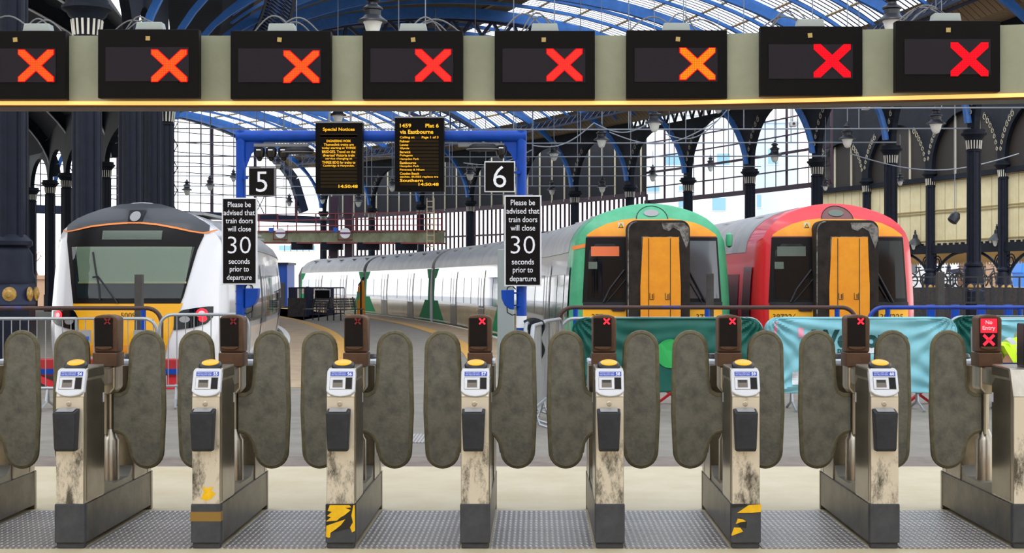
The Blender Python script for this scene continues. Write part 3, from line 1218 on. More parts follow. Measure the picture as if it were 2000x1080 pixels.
def carriage(t, path, hw, sd, d0, d1, m, ends=None, roofz=2.12, winz=(.85, 1.72), doors=(.22, .72), first=False):
    zs = [-.65, -.3, .1, .35, .6, 1.1, 1.4, 1.7, roofz]
    n = max(4, int((d1 - d0) * 1.2))
    body = loft(path, secpts(hw, zs), d0, d1, n).build('carriage', m['side'], t, world=True, smooth=35)
    c = body
    zr = [roofz] + [z for z, _ in hw if z > roofz + .02]
    b = MB()
    prof = [(-x - .01, z + .004) for x, z in ((lerp(hw, z), z) for z in zr)]
    prof = prof[:-1] + [(0, zr[-1])] + [(-x, z) for x, z in reversed(prof[:-1])]
    rf = loft(path, prof, d0, d1, n).build('carriage_roof', 'roof_grey', t, world=True, smooth=35)

    def kid(b, nm, mt, **k):
        return b.build(nm, mt, None, smooth=35, **k)

    def sub(o):
        o.parent = body
        o.matrix_parent_inverse = Matrix.Translation(t.location).inverted()
        return o
    L = d1 - d0
    # lower panel; the green train's cream paints in the tan paving's reflection
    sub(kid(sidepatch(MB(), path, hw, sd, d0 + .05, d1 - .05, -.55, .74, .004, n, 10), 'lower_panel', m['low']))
    # window runs between the doors
    cuts = [d0 + .3] + [d0 + L * k for k in doors] + [d1 - .3]
    dw = .68
    for i in range(len(cuts) - 1):
        a = cuts[i] + (dw if i else 0)
        e = cuts[i + 1] - (dw if i < len(cuts) - 2 else 0)
        if e - a < .8:
            continue
        nn = max(1, round((e - a) / 1.9))
        for k in range(nn):
            q0, q1 = a + (e - a) * k / nn + .07, a + (e - a) * (k + 1) / nn - .07
            sub(kid(sidepatch(MB(), path, hw, sd, q0, q1, winz[0], winz[1], .010), 'window', m['glass']))
    for k in doors:
        dd = d0 + L * k
        dr = sub(kid(sidepatch(MB(), path, hw, sd, dd - .62, dd + .62, -.05, 1.95, .012, 6, 8), 'door', m['door']))
        w_ = MB()
        for q in (-.5, .08):
            sidepatch(w_, path, hw, sd, dd + q, dd + q + .42, .75, 1.7, .02, 2, 4)
        sub(kid(w_, 'door_glass', m['glass']))
        sub(kid(sidepatch(MB(), path, hw, sd, dd - .62, dd + .62, -.5, .72, .014, 6, 6), 'door_lower', m['step'])) if 'step' in m else None
        w_ = MB()
        for q in (-.66, -.02, .62):
            sidepatch(w_, path, hw, sd, dd + q, dd + q + .04, -.05, 1.95, .022, 1, 8)
        sub(kid(w_, 'door_seal', m.get('seal', 'rubber_black')))
    if ends:
        # curved swoosh of colour at the carriage ends
        for e, g in ((d0, 1), (d1, -1)):
            if first and g > 0:
                continue
            w_ = MB()
            ws = lambda z: 1.0 + 1.9 * max(0, (.9 - z)) ** 1.1 if z < 1.6 else .35 + 1.2 * (z - 1.6)
            w_.grid(lambda u, v: off(path, e + g * (.02 + ws(-.5 + 2.6 * v) * u), sd * (lerp(hw, -.5 + 2.6 * v) + .008)) + Vector((0, 0, -.5 + 2.6 * v)), 3, 12)
            sub(kid(w_, 'end_swoosh', ends))
    # roof details
    for k in range(5):
        w_ = MB()
        dd = d0 + L * (k + .5) / 5
        p = off(path, dd, .55 * sd)
        w_.box(p + Vector((0, 0, lerp([(0.3, 2.85), (.55, 2.77)], .55) + .02)), (.5, 1.6, .05))
        sub(kid(w_, 'roof_hatch', 'roof_grey'))
    # bogies and underframe
    w_ = MB()
    for k in (.18, .82):
        p = off(path, d0 + L * k, 0)
        for q in (-1.2, 1.2):
            for s_ in (-.75, .75):
                w_.lathe([(.42, -.06), (.42, .06)], p + Vector((s_, q, -.4)), 16, Matrix.Rotation(pi / 2, 4, 'Y'))
        w_.box(p + Vector((0, 0, -.5)), (2.2, 3.2, .35))
    for k in (.38, .5, .63):
        w_.box(off(path, d0 + L * k, 0) + Vector((0, 0, -.6)), (2.2, 1.5, .35))
    ob = w_.build('bogie', 'bogie_black', t, world=True)
    # gangway bellows at the far end
    w_ = loft(path, [(-1.28, -.4), (-1.3, 2.0), (-1.1, 2.45), (-.7, 2.7), (.7, 2.7), (1.1, 2.45), (1.3, 2.0), (1.28, -.4)], d1 - .05, d1 + .75, 2)
    w_.build('gangway_bellows', 'rubber_black', t, world=True)
    w_ = MB().lathe([(.16, -.1), (.16, .1)], off(path, d1 + .1, sd * 1.2) + Vector((0, 0, 1.95)), 10, Matrix.Rotation(pi / 2, 4, 'X'))
    return body


class Nose:
    """A cab front: its skin as depth behind the foremost plane, and pieces laid on that skin."""

    def __init__(s, t, x, y, hw, depth):
        s.t, s.x, s.y, s.hw, s.d = t, x, y, hw, depth

    def P(s, u, z, o=0):
        return Vector((s.x + u, s.y + s.d(u, z) - o, z))

    def skin(s, path, m, zs, ns=22, back=1.3, name='cab_shell'):
        b = MB()
        rows = []
        for z in zs:
            h = lerp(s.hw, z)
            f = [s.P(h * (2 * k / ns - 1), z) for k in range(ns + 1)]
            l, r = off(path, back, -h) + Vector((0, 0, z)), off(path, back, h) + Vector((0, 0, z))
            row = [l, l.lerp(f[0], .6)] + f + [r.lerp(f[-1], .6), r]
            rows.append([b.bm.verts.new(p) for p in row])
        for A, B in zip(rows, rows[1:]):
            for k in range(len(A) - 1):
                b.bm.faces.new((A[k], A[k + 1], B[k + 1], B[k]))
        bmesh.ops.remove_doubles(b.bm, verts=b.bm.verts, dist=.0005)
        return b.build(name, m, s.t, world=True, smooth=50)

    def patch(s, name, m, rows, o=.012, n=14, nv=8, th=.012):
        """rows: (z or fn, left u, right u) from the bottom up, refined by interpolation."""
        b = MB()
        zs = [r[0] for r in rows]
        Lt = [(r[0], r[1]) for r in rows]
        Rt = [(r[0], r[2]) for r in rows]

        def f(u, v):
            z = zs[0] + (zs[-1] - zs[0]) * v
            a, c = lerp(Lt, z), lerp(Rt, z)
            return s.P(a + (c - a) * u, z, o)
        b.grid(f, n, nv)
        return b.build(name, m, s.t, world=True, smooth=50, solid=-th if False else 0)

    def span(s, name, m, cols, o=.012, n=24, nv=4):
        """cols: (u, low z, high z) across the face."""
        b = MB()
        lo = [(c[0], c[1]) for c in cols]
        hi = [(c[0], c[2]) for c in cols]
        u0, u1 = cols[0][0], cols[-1][0]

        def f(u, v):
            x = u0 + (u1 - u0) * u
            a, c = lerp(lo, x), lerp(hi, x)
            return s.P(x, a + (c - a) * v, o)
        b.grid(f, n, nv)
        return b.build(name, m, s.t, world=True, smooth=50)

    def oval(s, name, m, u, z, ru, rz, o=.015, n=24, sq=1):
        b = MB()

        def f(a, r):
            an = 2 * pi * a
            return s.P(u + ru * r * cos(an), z + rz * r * sin(an) * (sq if sin(an) < 0 else 1), o)
        b.grid(f, n, 3)
        return b.build(name, m, s.t, world=True, smooth=50)

    def wiper(s, name, pts, r=.014, o=.05):
        b = MB()
        b.tube([s.P(u, z, o) for u, z in pts], r, 6)
        return b.build(name, 'rubber_black', s.t, world=True)

    def letters(s, name, m, body, u, z, h, o=.03, bold=.01):
        p = s.P(u, z, o)
        b = MB().text(body, 1, Matrix.Translation(p) @ RX, height=h, bold=bold)
        return b.build(name, m, s.t, world=True)


def pxu(cx, Y):
    k = F / Y
    return (lambda px: (px - cx) / k), (lambda py: EYE + (PY - py) / k)


# --- white and yellow train at platform 5
SEC7 = [(-.6, 1.05), (-.1, 1.24), (.42, 1.335), (.86, 1.40), (1.2, 1.40), (2.0, 1.345), (2.25, 1.30), (2.42, 1.20), (2.6, .98), (2.72, .70), (2.81, .40), (2.86, .14), (2.87, 0)]
tA = thing('commuter_train', 'white and yellow train with dark windscreen and red tail lamps beside platform 5', 'train', (A_X, A_Y, -.95))


def dA(u, z):
    h = max(lerp(SEC7, z), .05)
    k = min(1, abs(u) / h)
    e = abs(u) / 1.4
    return .12 * e ** 2 + .35 * e ** 6 + max(0, z - .75) * .16 + max(0, z - 2.3) ** 2 * 1.2 + max(0, .5 - z) * .15


nA = Nose(tA, A_X, A_Y, SEC7, dA)
zsA = [-.6, -.35, -.1, .15, .42, .65, .86, 1.03, 1.2, 1.4, 1.6, 1.8, 2.0, 2.12, 2.25, 2.34, 2.42, 2.5, 2.6, 2.66, 2.72, 2.77, 2.81, 2.84, 2.86, 2.87]
nA.skin(pathA, 'train_white', zsA, back=1.8)
U, Z = pxu(253, A_Y)
hoodrows = [(U(112), Z(450), Z(438)), (U(125), Z(447), Z(428)), (U(145), Z(443), Z(417)), (U(175), Z(438), Z(405)), (U(212), Z(434), Z(394.2)), (U(251), Z(432), Z(391.3)), (U(290), Z(433), Z(393.6)), (U(330), Z(440), Z(405)), (U(360), Z(447), Z(416)), (U(380), Z(451), Z(427)), (U(396), Z(453), Z(438))]
nA.span('roof_hood', 'hood_black', hoodrows, .012, 40, 8)
nA.span('orange_line', 'orange_line', [(U(103), Z(449), Z(446)), (U(112), Z(452), Z(449)), (U(130), Z(450), Z(447)), (U(164), Z(442.5), Z(439)), (U(200), Z(438), Z(434.5)), (U(235), Z(435.5), Z(432)), (U(268), Z(435.5), Z(432)), (U(300), Z(439), Z(435.5)), (U(337), Z(446), Z(442)), (U(365), Z(452), Z(449)), (U(388), Z(455), Z(452)), (U(410), Z(448), Z(445))], .03, 50, 1)
nA.span('windscreen_surround', 'screen_black', [(U(115), Z(470), Z(451)), (U(119), Z(490), Z(450)), (U(136.5), Z(593), Z(448)), (U(164), Z(593), Z(441.5)), (U(235), Z(593), Z(435)), (U(268), Z(593), Z(435)), (U(310), Z(593), Z(440)), (U(351), Z(593), Z(449)), (U(377), Z(485), Z(454)), (U(387), Z(460), Z(455))], .018, 50, 10)
nA.patch('cab_dark', 'cloth_dark', [(Z(583), U(145), U(349)), (Z(481), U(129), U(371))], .022)
nA.patch('window_blind', 'blind_cream', [(Z(552), U(148), U(357)), (Z(481), U(136), U(367))], .028)
nA.patch('blind_bar', 'cream_and_reflection', [(Z(553.5), U(146), U(359)), (Z(550), U(146), U(359))], .036)
nA.patch('windscreen', 'cab_glass', [(Z(583), U(144), U(350)), (Z(481), U(128), U(372))], .044)
nA.patch('destination_display', 'dest_panel', [(Z(467), U(190), U(308)), (Z(449), U(191), U(309))], .03)
nA.patch('yellow_end', 'warning_yellow', [(Z(695), U(166), U(322)), (Z(672), U(162), U(327)), (Z(592), U(136), U(353))], .016, nv=14)
nA.patch('bumper_band', 'warning_orange', [(Z(692), U(166), U(322)), (Z(674), U(163), U(326))], .024)
nA.patch('headlight_box', 'lamp_box', [(Z(435), U(238), U(265)), (Z(407), U(234.5), U(268.5))], .03, 8, 5)
nA.oval('headlight_lens', 'lens_grey', U(250.5), Z(420), U(263) - U(252.5), U(263) - U(252.5), .045)
for nm, cl in (('headlight_cluster', [(86, 608, 629), (100, 607, 636), (125, 606, 641), (140, 606, 644), (150, 622, 645)]), ('headlight_cluster', [(338, 618, 645), (352, 606, 643), (375, 602, 640), (398, 599, 633), (408, 599, 620)])):
    nA.span(nm, 'glass_dark', [(U(a), Z(c), Z(e)) for a, e, c in cl], .022, 16, 4)
for px, py in ((103, 616), (389, 612)):
    nA.oval('tail_lamp', 'tail_red', U(px), Z(py), .085, .075, .04)
nA.oval('tail_lamp', 'tail_red', U(391), Z(623), .06, .05, .04)
nA.oval('marker_lamp', 'lens_grey', U(130), Z(628), .08, .05, .03)
nA.oval('marker_lamp', 'lens_grey', U(358), Z(624), .08, .05, .03)
nA.wiper('wiper', [(U(193), Z(586)), (U(190), Z(560)), (U(182), Z(530)), (U(174), Z(492))])
nA.wiper('wiper', [(U(176), Z(541)), (U(187), Z(540)), (U(205), Z(562)), (U(228), Z(592))])
nA.letters('unit_number', 'number_dark', '50091', U(252), Z(616), .085, bold=.0)
for px, py in ((103, 616), (389, 612)):
    nA.oval('lamp_core', 'tail_core', U(px), Z(py), .045, .04, .055)
mA = dict(side='train_silver', low='train_silver', glass='glass_side', door='train_white', seal='door_brown')
carriage(tA, pathA, SEC7, 1, 1.8, 19.5, mA, doors=(.3, .72), roofz=2.2)
carriage(tA, pathA, SEC7, 1, 20.3, 40, mA, doors=(.3, .7), roofz=2.2)


# --- two trains with end gangways
def gangway_train(name, label, X, Y, path, main, hood, carm, ends, cx, disp, numl, numr, roofdetail=True, ncar=4, band='orange_line'):
    t = thing(name, label, 'train', (X, Y, -.95))

    def dep(u, z):
        e = abs(u) / 1.4
        return .05 * e ** 2 + .30 * e ** 8 + max(0, z - .7) * .07 + max(0, z - 2.3) ** 2 * .9

    n = Nose(t, X, Y, EL, dep)
    zs = [-.65, -.3, .1, .35, .6, .85, 1.1, 1.4, 1.7, 1.9, 2.1, 2.2, 2.3, 2.38, 2.45, 2.52, 2.58, 2.64, 2.70, 2.75, 2.80, 2.84, 2.88, 2.91, 2.94, 2.955, 2.965, 2.97]
    n.skin(path, main, zs, back=1.5)
    k = F / Y
    U = lambda px: (px - cx) / k
    Zf = lambda py: EYE + (PY - py) / k
    # hood above the windows, a shade of its own on the dome
    n.span('yellow_brow', 'warning_orange', [(U(1146), Zf(461), Zf(458)), (U(1160), Zf(461), Zf(448)), (U(1185), Zf(461), Zf(436)), (U(1215), Zf(461), Zf(428)), (U(1243), Zf(461), Zf(425)), (U(1305), Zf(461), Zf(425)), (U(1330), Zf(461), Zf(428)), (U(1360), Zf(461), Zf(434)), (U(1385), Zf(461), Zf(446)), (U(1401), Zf(461), Zf(458))], .012, 40, 5)
    n.patch('red_seam', 'rail_red', [(Zf(463), U(1146), U(1401)), (Zf(461), U(1146), U(1401))], .016, 30, 1)
    # left and right cab windows
    n.patch('window_surround', 'screen_black', [(Zf(592), U(1137), U(1222)), (Zf(463), U(1144), U(1222))], .014)
    n.patch('window_surround', 'screen_black', [(Zf(592), U(1340), U(1411)), (Zf(463), U(1340), U(1403))], .014)
    n.patch('cab_window', 'glass_dark', [(Zf(583), U(1146), U(1215)), (Zf(490), U(1150), U(1213)), (Zf(476), U(1163), U(1200))], .022)
    n.patch('cab_window', 'glass_sheen' if disp == 'dest_orange' else 'glass_dark', [(Zf(583), U(1345), U(1406)), (Zf(470), U(1345), U(1400))], .022)
    n.patch('destination_display', disp, [(Zf(500), U(1154), U(1209)), (Zf(481), U(1154), U(1209))], .028, 4, 2)
    n.patch('notice', 'dest_panel', [(Zf(525), U(1149), U(1166)), (Zf(511), U(1149), U(1166))], .028, 2, 2)
    # dome with headlight
    dm = MB()
    dm.grid(lambda u, v: n.P(U(1275) + (U(1305) - U(1275)) * cos(pi * u) * v, Zf(427) + (Zf(400) - Zf(427)) * sin(pi * u) * v, .03), 20, 4)
    dm.build('headlight_dome', main if hood != 'hood_red' else 'dome_smoke', t, world=True, smooth=50)
    dm = MB()
    dm.tube([n.P(U(1275) + (U(1306) - U(1275)) * cos(pi * k / 24), Zf(427) + (Zf(399.5) - Zf(427)) * sin(pi * k / 24), .034) for k in range(25)], .008, 5)
    dm.build('dome_seam', 'rubber_black', t, world=True)
    n.patch('dome_trim', 'warning_orange', [(Zf(429.5), U(1242), U(1307)), (Zf(427), U(1242), U(1307))], .04, 8, 1)
    n.oval('headlight_lens', 'lens_grey' if hood != 'hood_red' else 'dest_panel', U(1274), Zf(414), U(1289) - U(1274), Zf(407) - Zf(414), .045)
    # gangway frame
    gx0, gx1, gt = U(1222), U(1344), Zf(431)
    r = .16
    outer = [(gx0, -.5)] + [(gx0, gt - r)] + arc(gx0 + r, gt - r, r, 180, 90, 8) + arc(gx1 - r, gt - r, r, 90, 0, 8) + [(gx1, -.5)]
    ix0, ix1, it = U(1249), U(1325), Zf(464)
    b = MB()
    y1 = Y - .22
    b.prism(outer, Y + .5, y1)
    gf = b.build('gangway_frame', 'gangway_rubber', t, world=True, bevel=.02)
    b = MB()
    b.prism([(gx0 + .012, -.5), (gx0 + .012, gt - r)] + arc(gx0 + r + .012, gt - r - .012, r, 180, 95, 8) + arc(gx0 + r + .03, gt - r - .03, r, 95, 180, 8) + [(gx0 + .03, gt - r), (gx0 + .03, -.5)], Y + .3, y1 - .006)
    b.build('frame_edge', 'scuff_grey', t, world=True)
    b = MB()
    b.prism([(U(1289), Zf(436)), (U(1292), Zf(448)), (U(1303), Zf(452)), (U(1312), Zf(445)), (U(1324), Zf(452)), (U(1330), Zf(468)), (U(1337), Zf(486)), (U(1342), Zf(470)), (U(1342), Zf(446)), (U(1332), Zf(436))], y1, y1 - .006)
    b.build('scuffed_patch', 'scuff_grey', t, world=True)
    b = MB()
    b.prism([(ix0 - .012, -.5), (U(1252) - .012, it + .012), (U(1322) + .012, it + .012), (ix1 + .012, -.5)], y1, y1 - .004)
    b.build('door_edge', 'scuff_grey', t, world=True)
    b = MB()
    b.prism([(ix0, -.5), (U(1248), Zf(560)), (U(1253), it), (U(1322), it), (U(1326), Zf(560)), (ix1, -.5)], y1 + .02, y1 - .02)
    b.build('gangway_door', 'warning_orange', t, world=True)
    b = MB()
    for q in (1264, 1306):
        b.b2(U(q) - .006, U(q) + .006, y1 - .022, y1 - .026, -.5, it - .02)
    b.build('door_seam', 'number_dark', t, world=True)
    b = MB()
    for q in (1270, 1300):
        for s_ in (-.035, .035):
            b.b2(U(q) + s_ - .004, U(q) + s_ + .004, y1 - .022, y1 - .028, Zf(584), Zf(572))
        b.b2(U(q) - .035, U(q) + .035, y1 - .022, y1 - .028, Zf(585), Zf(584))
        b.b2(U(q) + .004, U(q) + .016, y1 - .022, y1 - .032, Zf(583), Zf(574))
    b.build('door_latch', 'number_dark', t, world=True)
    # bodies of vertices are world, so move x by the train's own place
    for o in t.children:
        if o.name.split('.')[0] in ('gangway_frame', 'frame_edge', 'scuffed_patch', 'door_edge', 'gangway_door', 'door_seam', 'door_latch'):
            o.location.x += X
    n.patch('yellow_end', 'warning_yellow', [(-.5, U(1138), U(1222)), (Zf(600), U(1138), U(1222))], .014)
    n.patch('yellow_end', 'warning_yellow', [(-.5, U(1340), U(1412)), (Zf(600), U(1340), U(1412))], .014)
    n.patch('sill_box', 'rubber_black', [(Zf(601), U(1138), U(1222)), (Zf(590), U(1138), U(1222))], .05)
    n.patch('sill_box', 'rubber_black', [(Zf(601), U(1340), U(1412)), (Zf(590), U(1340), U(1412))], .05)
    n.patch('lamp_bracket', 'rubber_black', [(Zf(608), U(1196), U(1218)), (Zf(601), U(1190), U(1222))], .04, 4, 2)
    n.wiper('wiper', [(U(1178), Zf(590)), (U(1190), Zf(565)), (U(1219), Zf(527))], .022, .06)
    n.wiper('wiper', [(U(1184), Zf(590)), (U(1222), Zf(545))], .010, .06)
    n.wiper('wiper', [(U(1378), Zf(590)), (U(1362), Zf(560)), (U(1343), Zf(524))], .022, .06)
    n.wiper('wiper', [(U(1370), Zf(590)), (U(1343), Zf(545))], .010, .06)
    n.letters('unit_number', 'number_dark', numl, U(1166), Zf(619), .10)
    n.letters('unit_number', 'number_dark', numr, U(1376), Zf(619), .10)
    for q in (1213, 1336):
        b = MB()
        p = n.P(U(q), Zf(441), .025)
        b.b2(p.x - .055, p.x + .055, p.y - .003, p.y, p.z - .10, p.z + .07)
        b.build('warning_sticker', 'warn_sticker', t, world=True)
        b = MB()
        b.prism([(p.x - .045, p.z - .03), (p.x + .045, p.z - .03), (p.x, p.z + .05)], p.y - .004, p.y - .006)
        b.build('warning_triangle', 'number_dark', t, world=True)
        b = MB()
        b.prism([(p.x - .030, p.z - .022), (p.x + .030, p.z - .022), (p.x, p.z + .032)], p.y - .006, p.y - .008)
        b.build('warning_triangle', 'warning_yellow', t, world=True)
    # body side panel with cab door, mirror pod
    b = MB().lathe([(.015, -.13), (.055, -.10), (.065, 0), (.055, .10), (.015, .13)], (X + 1.385, Y + .32, Zf(468)), 12)
    if main == 'train_green':
        b.build('camera_pod', main, t, world=True, smooth=True)
    else:
        b.bm.free()
    sidep = MB()
    sidepatch(sidep, path, EL, -1, 1.5, 1.5, 0, 0)
    sidep.bm.free()
    lens = [15.2, 16.0, 15.0, 14.2] if ncar > 2 else [17, 18]
    d = 1.5
    for i in range(ncar):
        e = d + lens[i] - (1.5 if i == 0 else 0)
        carriage(t, path, EL, -1, d, e, carm, ends, doors=(.30, .70), first=(i == 0))
        d = e + .7
    if band:
        b = MB()
        b.grid(lambda u, v: n.P(-1.39 * lerp(EL, 2.1) / 1.345 + .0 + .28 * u, 2.14 + .05 * u + .07 * v, .006), 4, 1)
        b.build('orange_flash', band, t, world=True)
    # cab side window and door on the platform side
    b = MB()
    sidepatch(b, path, EL, -1, .75, 1.45, .95, 1.85, .014)
    b.build('cab_side_window', 'glass_side' if main == 'train_green' else 'glass_dark', t, world=True, smooth=40)
    return t


mB = dict(side='train_white', low='cream_and_reflection', glass='glass_side', door='train_white', seal='bench_slat', step='step_grey')
tB = gangway_train('gangway_train', 'green fronted train with orange gangway door and long silver carriages', B_X, B_Y, pathB, 'train_green', 'train_green', mB, 'swoosh_green', 1272, 'dest_orange', '377', '377 5', ncar=4)
mC = dict(side='train_red', low='train_red', glass='glass_dark', door='train_red', seal='rubber_black')
tC = gangway_train('gangway_train', 'red fronted train with orange gangway door beyond the aqua banner', C_X, C_Y, pathC, 'train_red', 'hood_red', mC, None, 1272, 'dest_panel', '387224', '387225', ncar=2, band=None)

# ------------------------------------------------------------------ ticket gates
GX = {54: -2.763, 55: -1.954, 56: -1.155, 57: -.356, 58: .444, 59: 1.252, 60: 2.076, 61: 2.925, 53: -3.575}
GY = 8.40


def paddle_outline(sd):
    """Lobe and arm of a paddle, measured from the gate's centre line."""
    P = [(.045, .645), (.07, .61), (.105, .60)] if False else []
    x0, x1 = .143, .345
    xm = (x0 + x1) / 2
    r = (x1 - x0) / 2
    top, bot = 1.253, .392
    P = [(.030, .625), (.07, .618), (.108, .590), (.136, .545), (.147, .48)]
    P += [(xm + (r - .008) * cos(radians(a)), bot + r * .95 + r * .95 * sin(radians(a))) for a in range(180, 361, 15)]
    P += [(x1 + .004, .75)]
    P += [(xm + (r - .004) * cos(radians(a)), top - r + r * sin(radians(a))) for a in range(0, 181, 15)]
    P += [(x0 - .004, .96), (x0 - .012, .905), (.115, .868), (.075, .845), (.030, .845)]
    return [(sd * x, z) for x, z in P]


def head_plane(v, o=0):
    """Point on the sloping reader head: v up the slope from its lower edge, o outward."""
    a = atan2(.06, .16)
    return (-.004 + v * sin(a) - o * cos(a), .905 + v * cos(a) + o * sin(a))


HT = atan2(.06, .16)


def gate(num, style='std'):
    t = thing('ticket_gate', 'x', 'ticket gate', (GX[num], GY, 0), 'row of ticket gates')
    dark_face = style == 'plain'
    b = MB()
    b.b2(-.086, .086, .02, 1.48, .03, .262)
    b.build('kick_plate', 'kick_steel', t, bevel=.004)
    b = MB()
    b.b2(-.089, .089, -.006, .05, .035, .268)
    b.b2(-.082, .082, .01, .06, 0, .04)
    b.build('front_bumper', 'bumper_rubber', t, bevel=.008)
    MB().b2(-.089, .089, 1.46, 1.50, .0, .268).build('rear_bumper', 'steel_dark', t, bevel=.005)
    # front cabinet
    prof = [(.006, .262), (.006, .905), (.064, 1.062), (.09, 1.068), (.40, 1.075), (.40, .262)]
    MB().prism(prof, -.0835, .0835, 'YZ').build('front_cabinet', 'steel', t, bevel=.006)
    MB().prism([(.0, .268), (.0, .90), (.012, .90), (.012, .268)], -.080, .080, 'YZ').build('front_plate', 'steel_scratched', t)
    b = MB()
    for sd in (-1, 1):
        b.prism([(.055, .275), (.055, .995), (.33, .995), (.395, .95), (.395, .275)], sd * .0830, sd * .0860, 'YZ')
        b.prism([(.075, 1.01), (.088, 1.058), (.395, 1.064), (.395, 1.01)], sd * .0830, sd * .0856, 'YZ')
    b.build('side_panel', 'steel_dark', t)
    for sd in (-1, 1):
        MB().b2(sd * .0832, sd * .0868, .365, .392, .84, .90).build('side_latch', 'silver_plastic', t)
    # sloping head
    tm = lambda x, v, o=.001: Matrix.Translation((x, *head_plane(v, o))) @ Matrix.Rotation(pi / 2 - HT, 4, 'X')
    b = MB()
    out = [(-.0845, .030), (-.06, .010), (-.03, .001), (0, -.002), (.03, .001), (.06, .010), (.0845, .030), (.0845, .155), (.074, .172), (-.074, .172), (-.0845, .155)]
    A = [b.bm.verts.new((x, *head_plane(v, .012))) for x, v in out]
    B = [b.bm.verts.new((x, *head_plane(v, -.03))) for x, v in out]
    b.bm.faces.new(A)
    b.bm.faces.new(B[::-1])
    for i in range(len(out)):
        b.bm.faces.new((A[i], A[(i + 1) % len(out)], B[(i + 1) % len(out)], B[i]))
    if dark_face:
        b.bm.free()
    else:
        b.build('reader_head', 'silver_plastic', t, bevel=.006)

    def slab(x0, x1, v0, v1, o, nm, m, bev=0):
        b = MB()
        A = [b.bm.verts.new((x, *head_plane(v, o))) for x, v in ((x0, v0), (x1, v0), (x1, v1), (x0, v1))]
        B = [b.bm.verts.new((x, *head_plane(v, .006))) for x, v in ((x0, v0), (x1, v0), (x1, v1), (x0, v1))]
        b.bm.faces.new(A)
        for i in range(4):
            b.bm.faces.new((A[i], A[(i + 1) % 4], B[(i + 1) % 4], B[i]))
        return b.build(nm, m, t, bevel=bev)
    if not dark_face:
        slab(-.064, .070, .122, .150, .0135, 'blue_label', 'label_blue')
        MB().text(str(num), 1, tm(.050, .136, .0145), height=.020, bold=.02).build('gate_number', 'white_print', t)
        b = MB()
        b.text('TOUCH CARD FLAT', 1, tm(-.015, .142, .0145), width=.085, height=.0065)
        b.text('ON YELLOW DISC', 1, tm(-.015, .1305, .0145), width=.085, height=.0065)
        b.build('label_print', 'white_print', t)
        slab(-.066, .070, .040, .116, .0130, 'panel_line', 'steel_dark')
        slab(-.063, .026, .043, .113, .0136, 'slot_surround', 'silver_plastic')
        slab(-.048, .012, .052, .100, .0142, 'ticket_slot', 'slot_bronze')
        slab(-.043, .007, .082, .098, .0150, 'slot_mouth', 'black_plastic')
        slab(.029, .067, .043, .113, .0142, 'status_window', 'screen_black')
        # tilted yellow reader
        R = Matrix.Rotation(radians(17), 4, 'X')
        MB().lathe([(.066, 0), (.069, .006), (.069, .016), (.063, .026), (.056, .030)], (0, .125, 1.070), 20, R).build('card_reader', 'black_plastic', t, smooth=35)
        MB().lathe([(.051, .028), (.051, .033), (.046, .036)], (0, .125, 1.070), 20, R).build('reader_disc', 'reader_yellow', t, smooth=35)
    else:
        b = MB()
        b.b2(.02, .13, .12, .26, 1.07, 1.335)
        b.build('upright_reader', 'black_plastic', t, bevel=.01)
    # ticket box on the front
    if not dark_face:
        b = MB()
        vs = []
        for y, z, h in ((.005, .835, .070), (-.082, .815, .068), (-.080, .60, .060), (-.06, .585, .058), (.005, .585, .058)):
            vs.append([b.bm.verts.new((-.008 + q * h, y, z)) for q in (-1, 1)])
        n = len(vs)
        b.bm.faces.new([v[0] for v in vs])
        b.bm.faces.new([v[1] for v in vs][::-1])
        for i in range(n):
            a, c = vs[i], vs[(i + 1) % n]
            b.bm.faces.new((a[0], c[0], c[1], a[1]))
        b.build('ticket_box', 'ticket_black', t, bevel=.007)
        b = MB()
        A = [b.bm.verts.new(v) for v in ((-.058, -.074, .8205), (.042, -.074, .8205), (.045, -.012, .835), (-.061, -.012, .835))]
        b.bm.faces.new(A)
        b.build('box_top_lit', 'ticket_top_lit', t, solid=.002)  # top slab painted paler than the box, as lit from above
        MB().lathe([(.016, 0), (.016, .004), (.010, .006)], (-.004, .001, .862), 16, Matrix.Rotation(pi / 2, 4, 'X')).build('round_badge', 'steel', t)
    # recess, hinge post and tower
    b = MB()
    b.prism([(.40, .262), (.40, .34), (.62, .30), (.95, .30), (1.06, .36), (1.06, .262)], -.075, .075, 'YZ')
    b.build('recess_floor', 'recess_steel', t)
    b = MB()
    b.lathe([(.058, .27), (.058, .56), (.048, .575), (.026, .63), (.016, .635)], (0, .80, 0), 20)
    b.build('post_shroud', 'steel', t, smooth=35)
    b = MB()
    b.lathe([(.013, .6), (.013, .9)], (-.014, .755, 0), 12)
    b.lathe([(.026, .6), (.026, .9)], (.0, .80, 0), 12)
    b.build('hinge_post', 'steel', t, smooth=35)
    b = MB()
    b.prism([(.03, .862), (.062, .90), (.062, 1.046), (-.062, 1.046), (-.062, .90), (-.03, .862)], .70, .88, 'XZ')
    b.b2(-.05, .05, .40, .72, .93, 1.04)
    b.build('hinge_housing', 'steel', t, bevel=.012)
    MB().b2(-.020, .004, .692, .705, .955, .99).build('lock_plate', 'black_plastic', t)
    b = MB()
    b.b2(-.078, .078, .68, .85, 1.040, 1.130)
    b.build('tower_base', 'tower_brown', t, bevel=.006)
    b = MB()
    b.prism([(-.073, 1.132), (.076, 1.132), (.079, 1.345), (.066, 1.362), (.03, 1.372), (-.02, 1.374), (-.06, 1.366), (-.076, 1.352)], .70, .84)
    b.build('display_tower', 'tower_brown', t, bevel=.010)
    b = MB()
    b.prism([(-.062, 1.160), (-.03, 1.150), (.02, 1.150), (.046, 1.160), (.046, 1.170), (-.062, 1.170)], .685, .71)
    b.build('tower_lip', 'tower_brown', t, bevel=.003)
    MB().b2(-.067, .047, .693, .71, 1.166, 1.352).build('display_screen', 'screen_black', t)
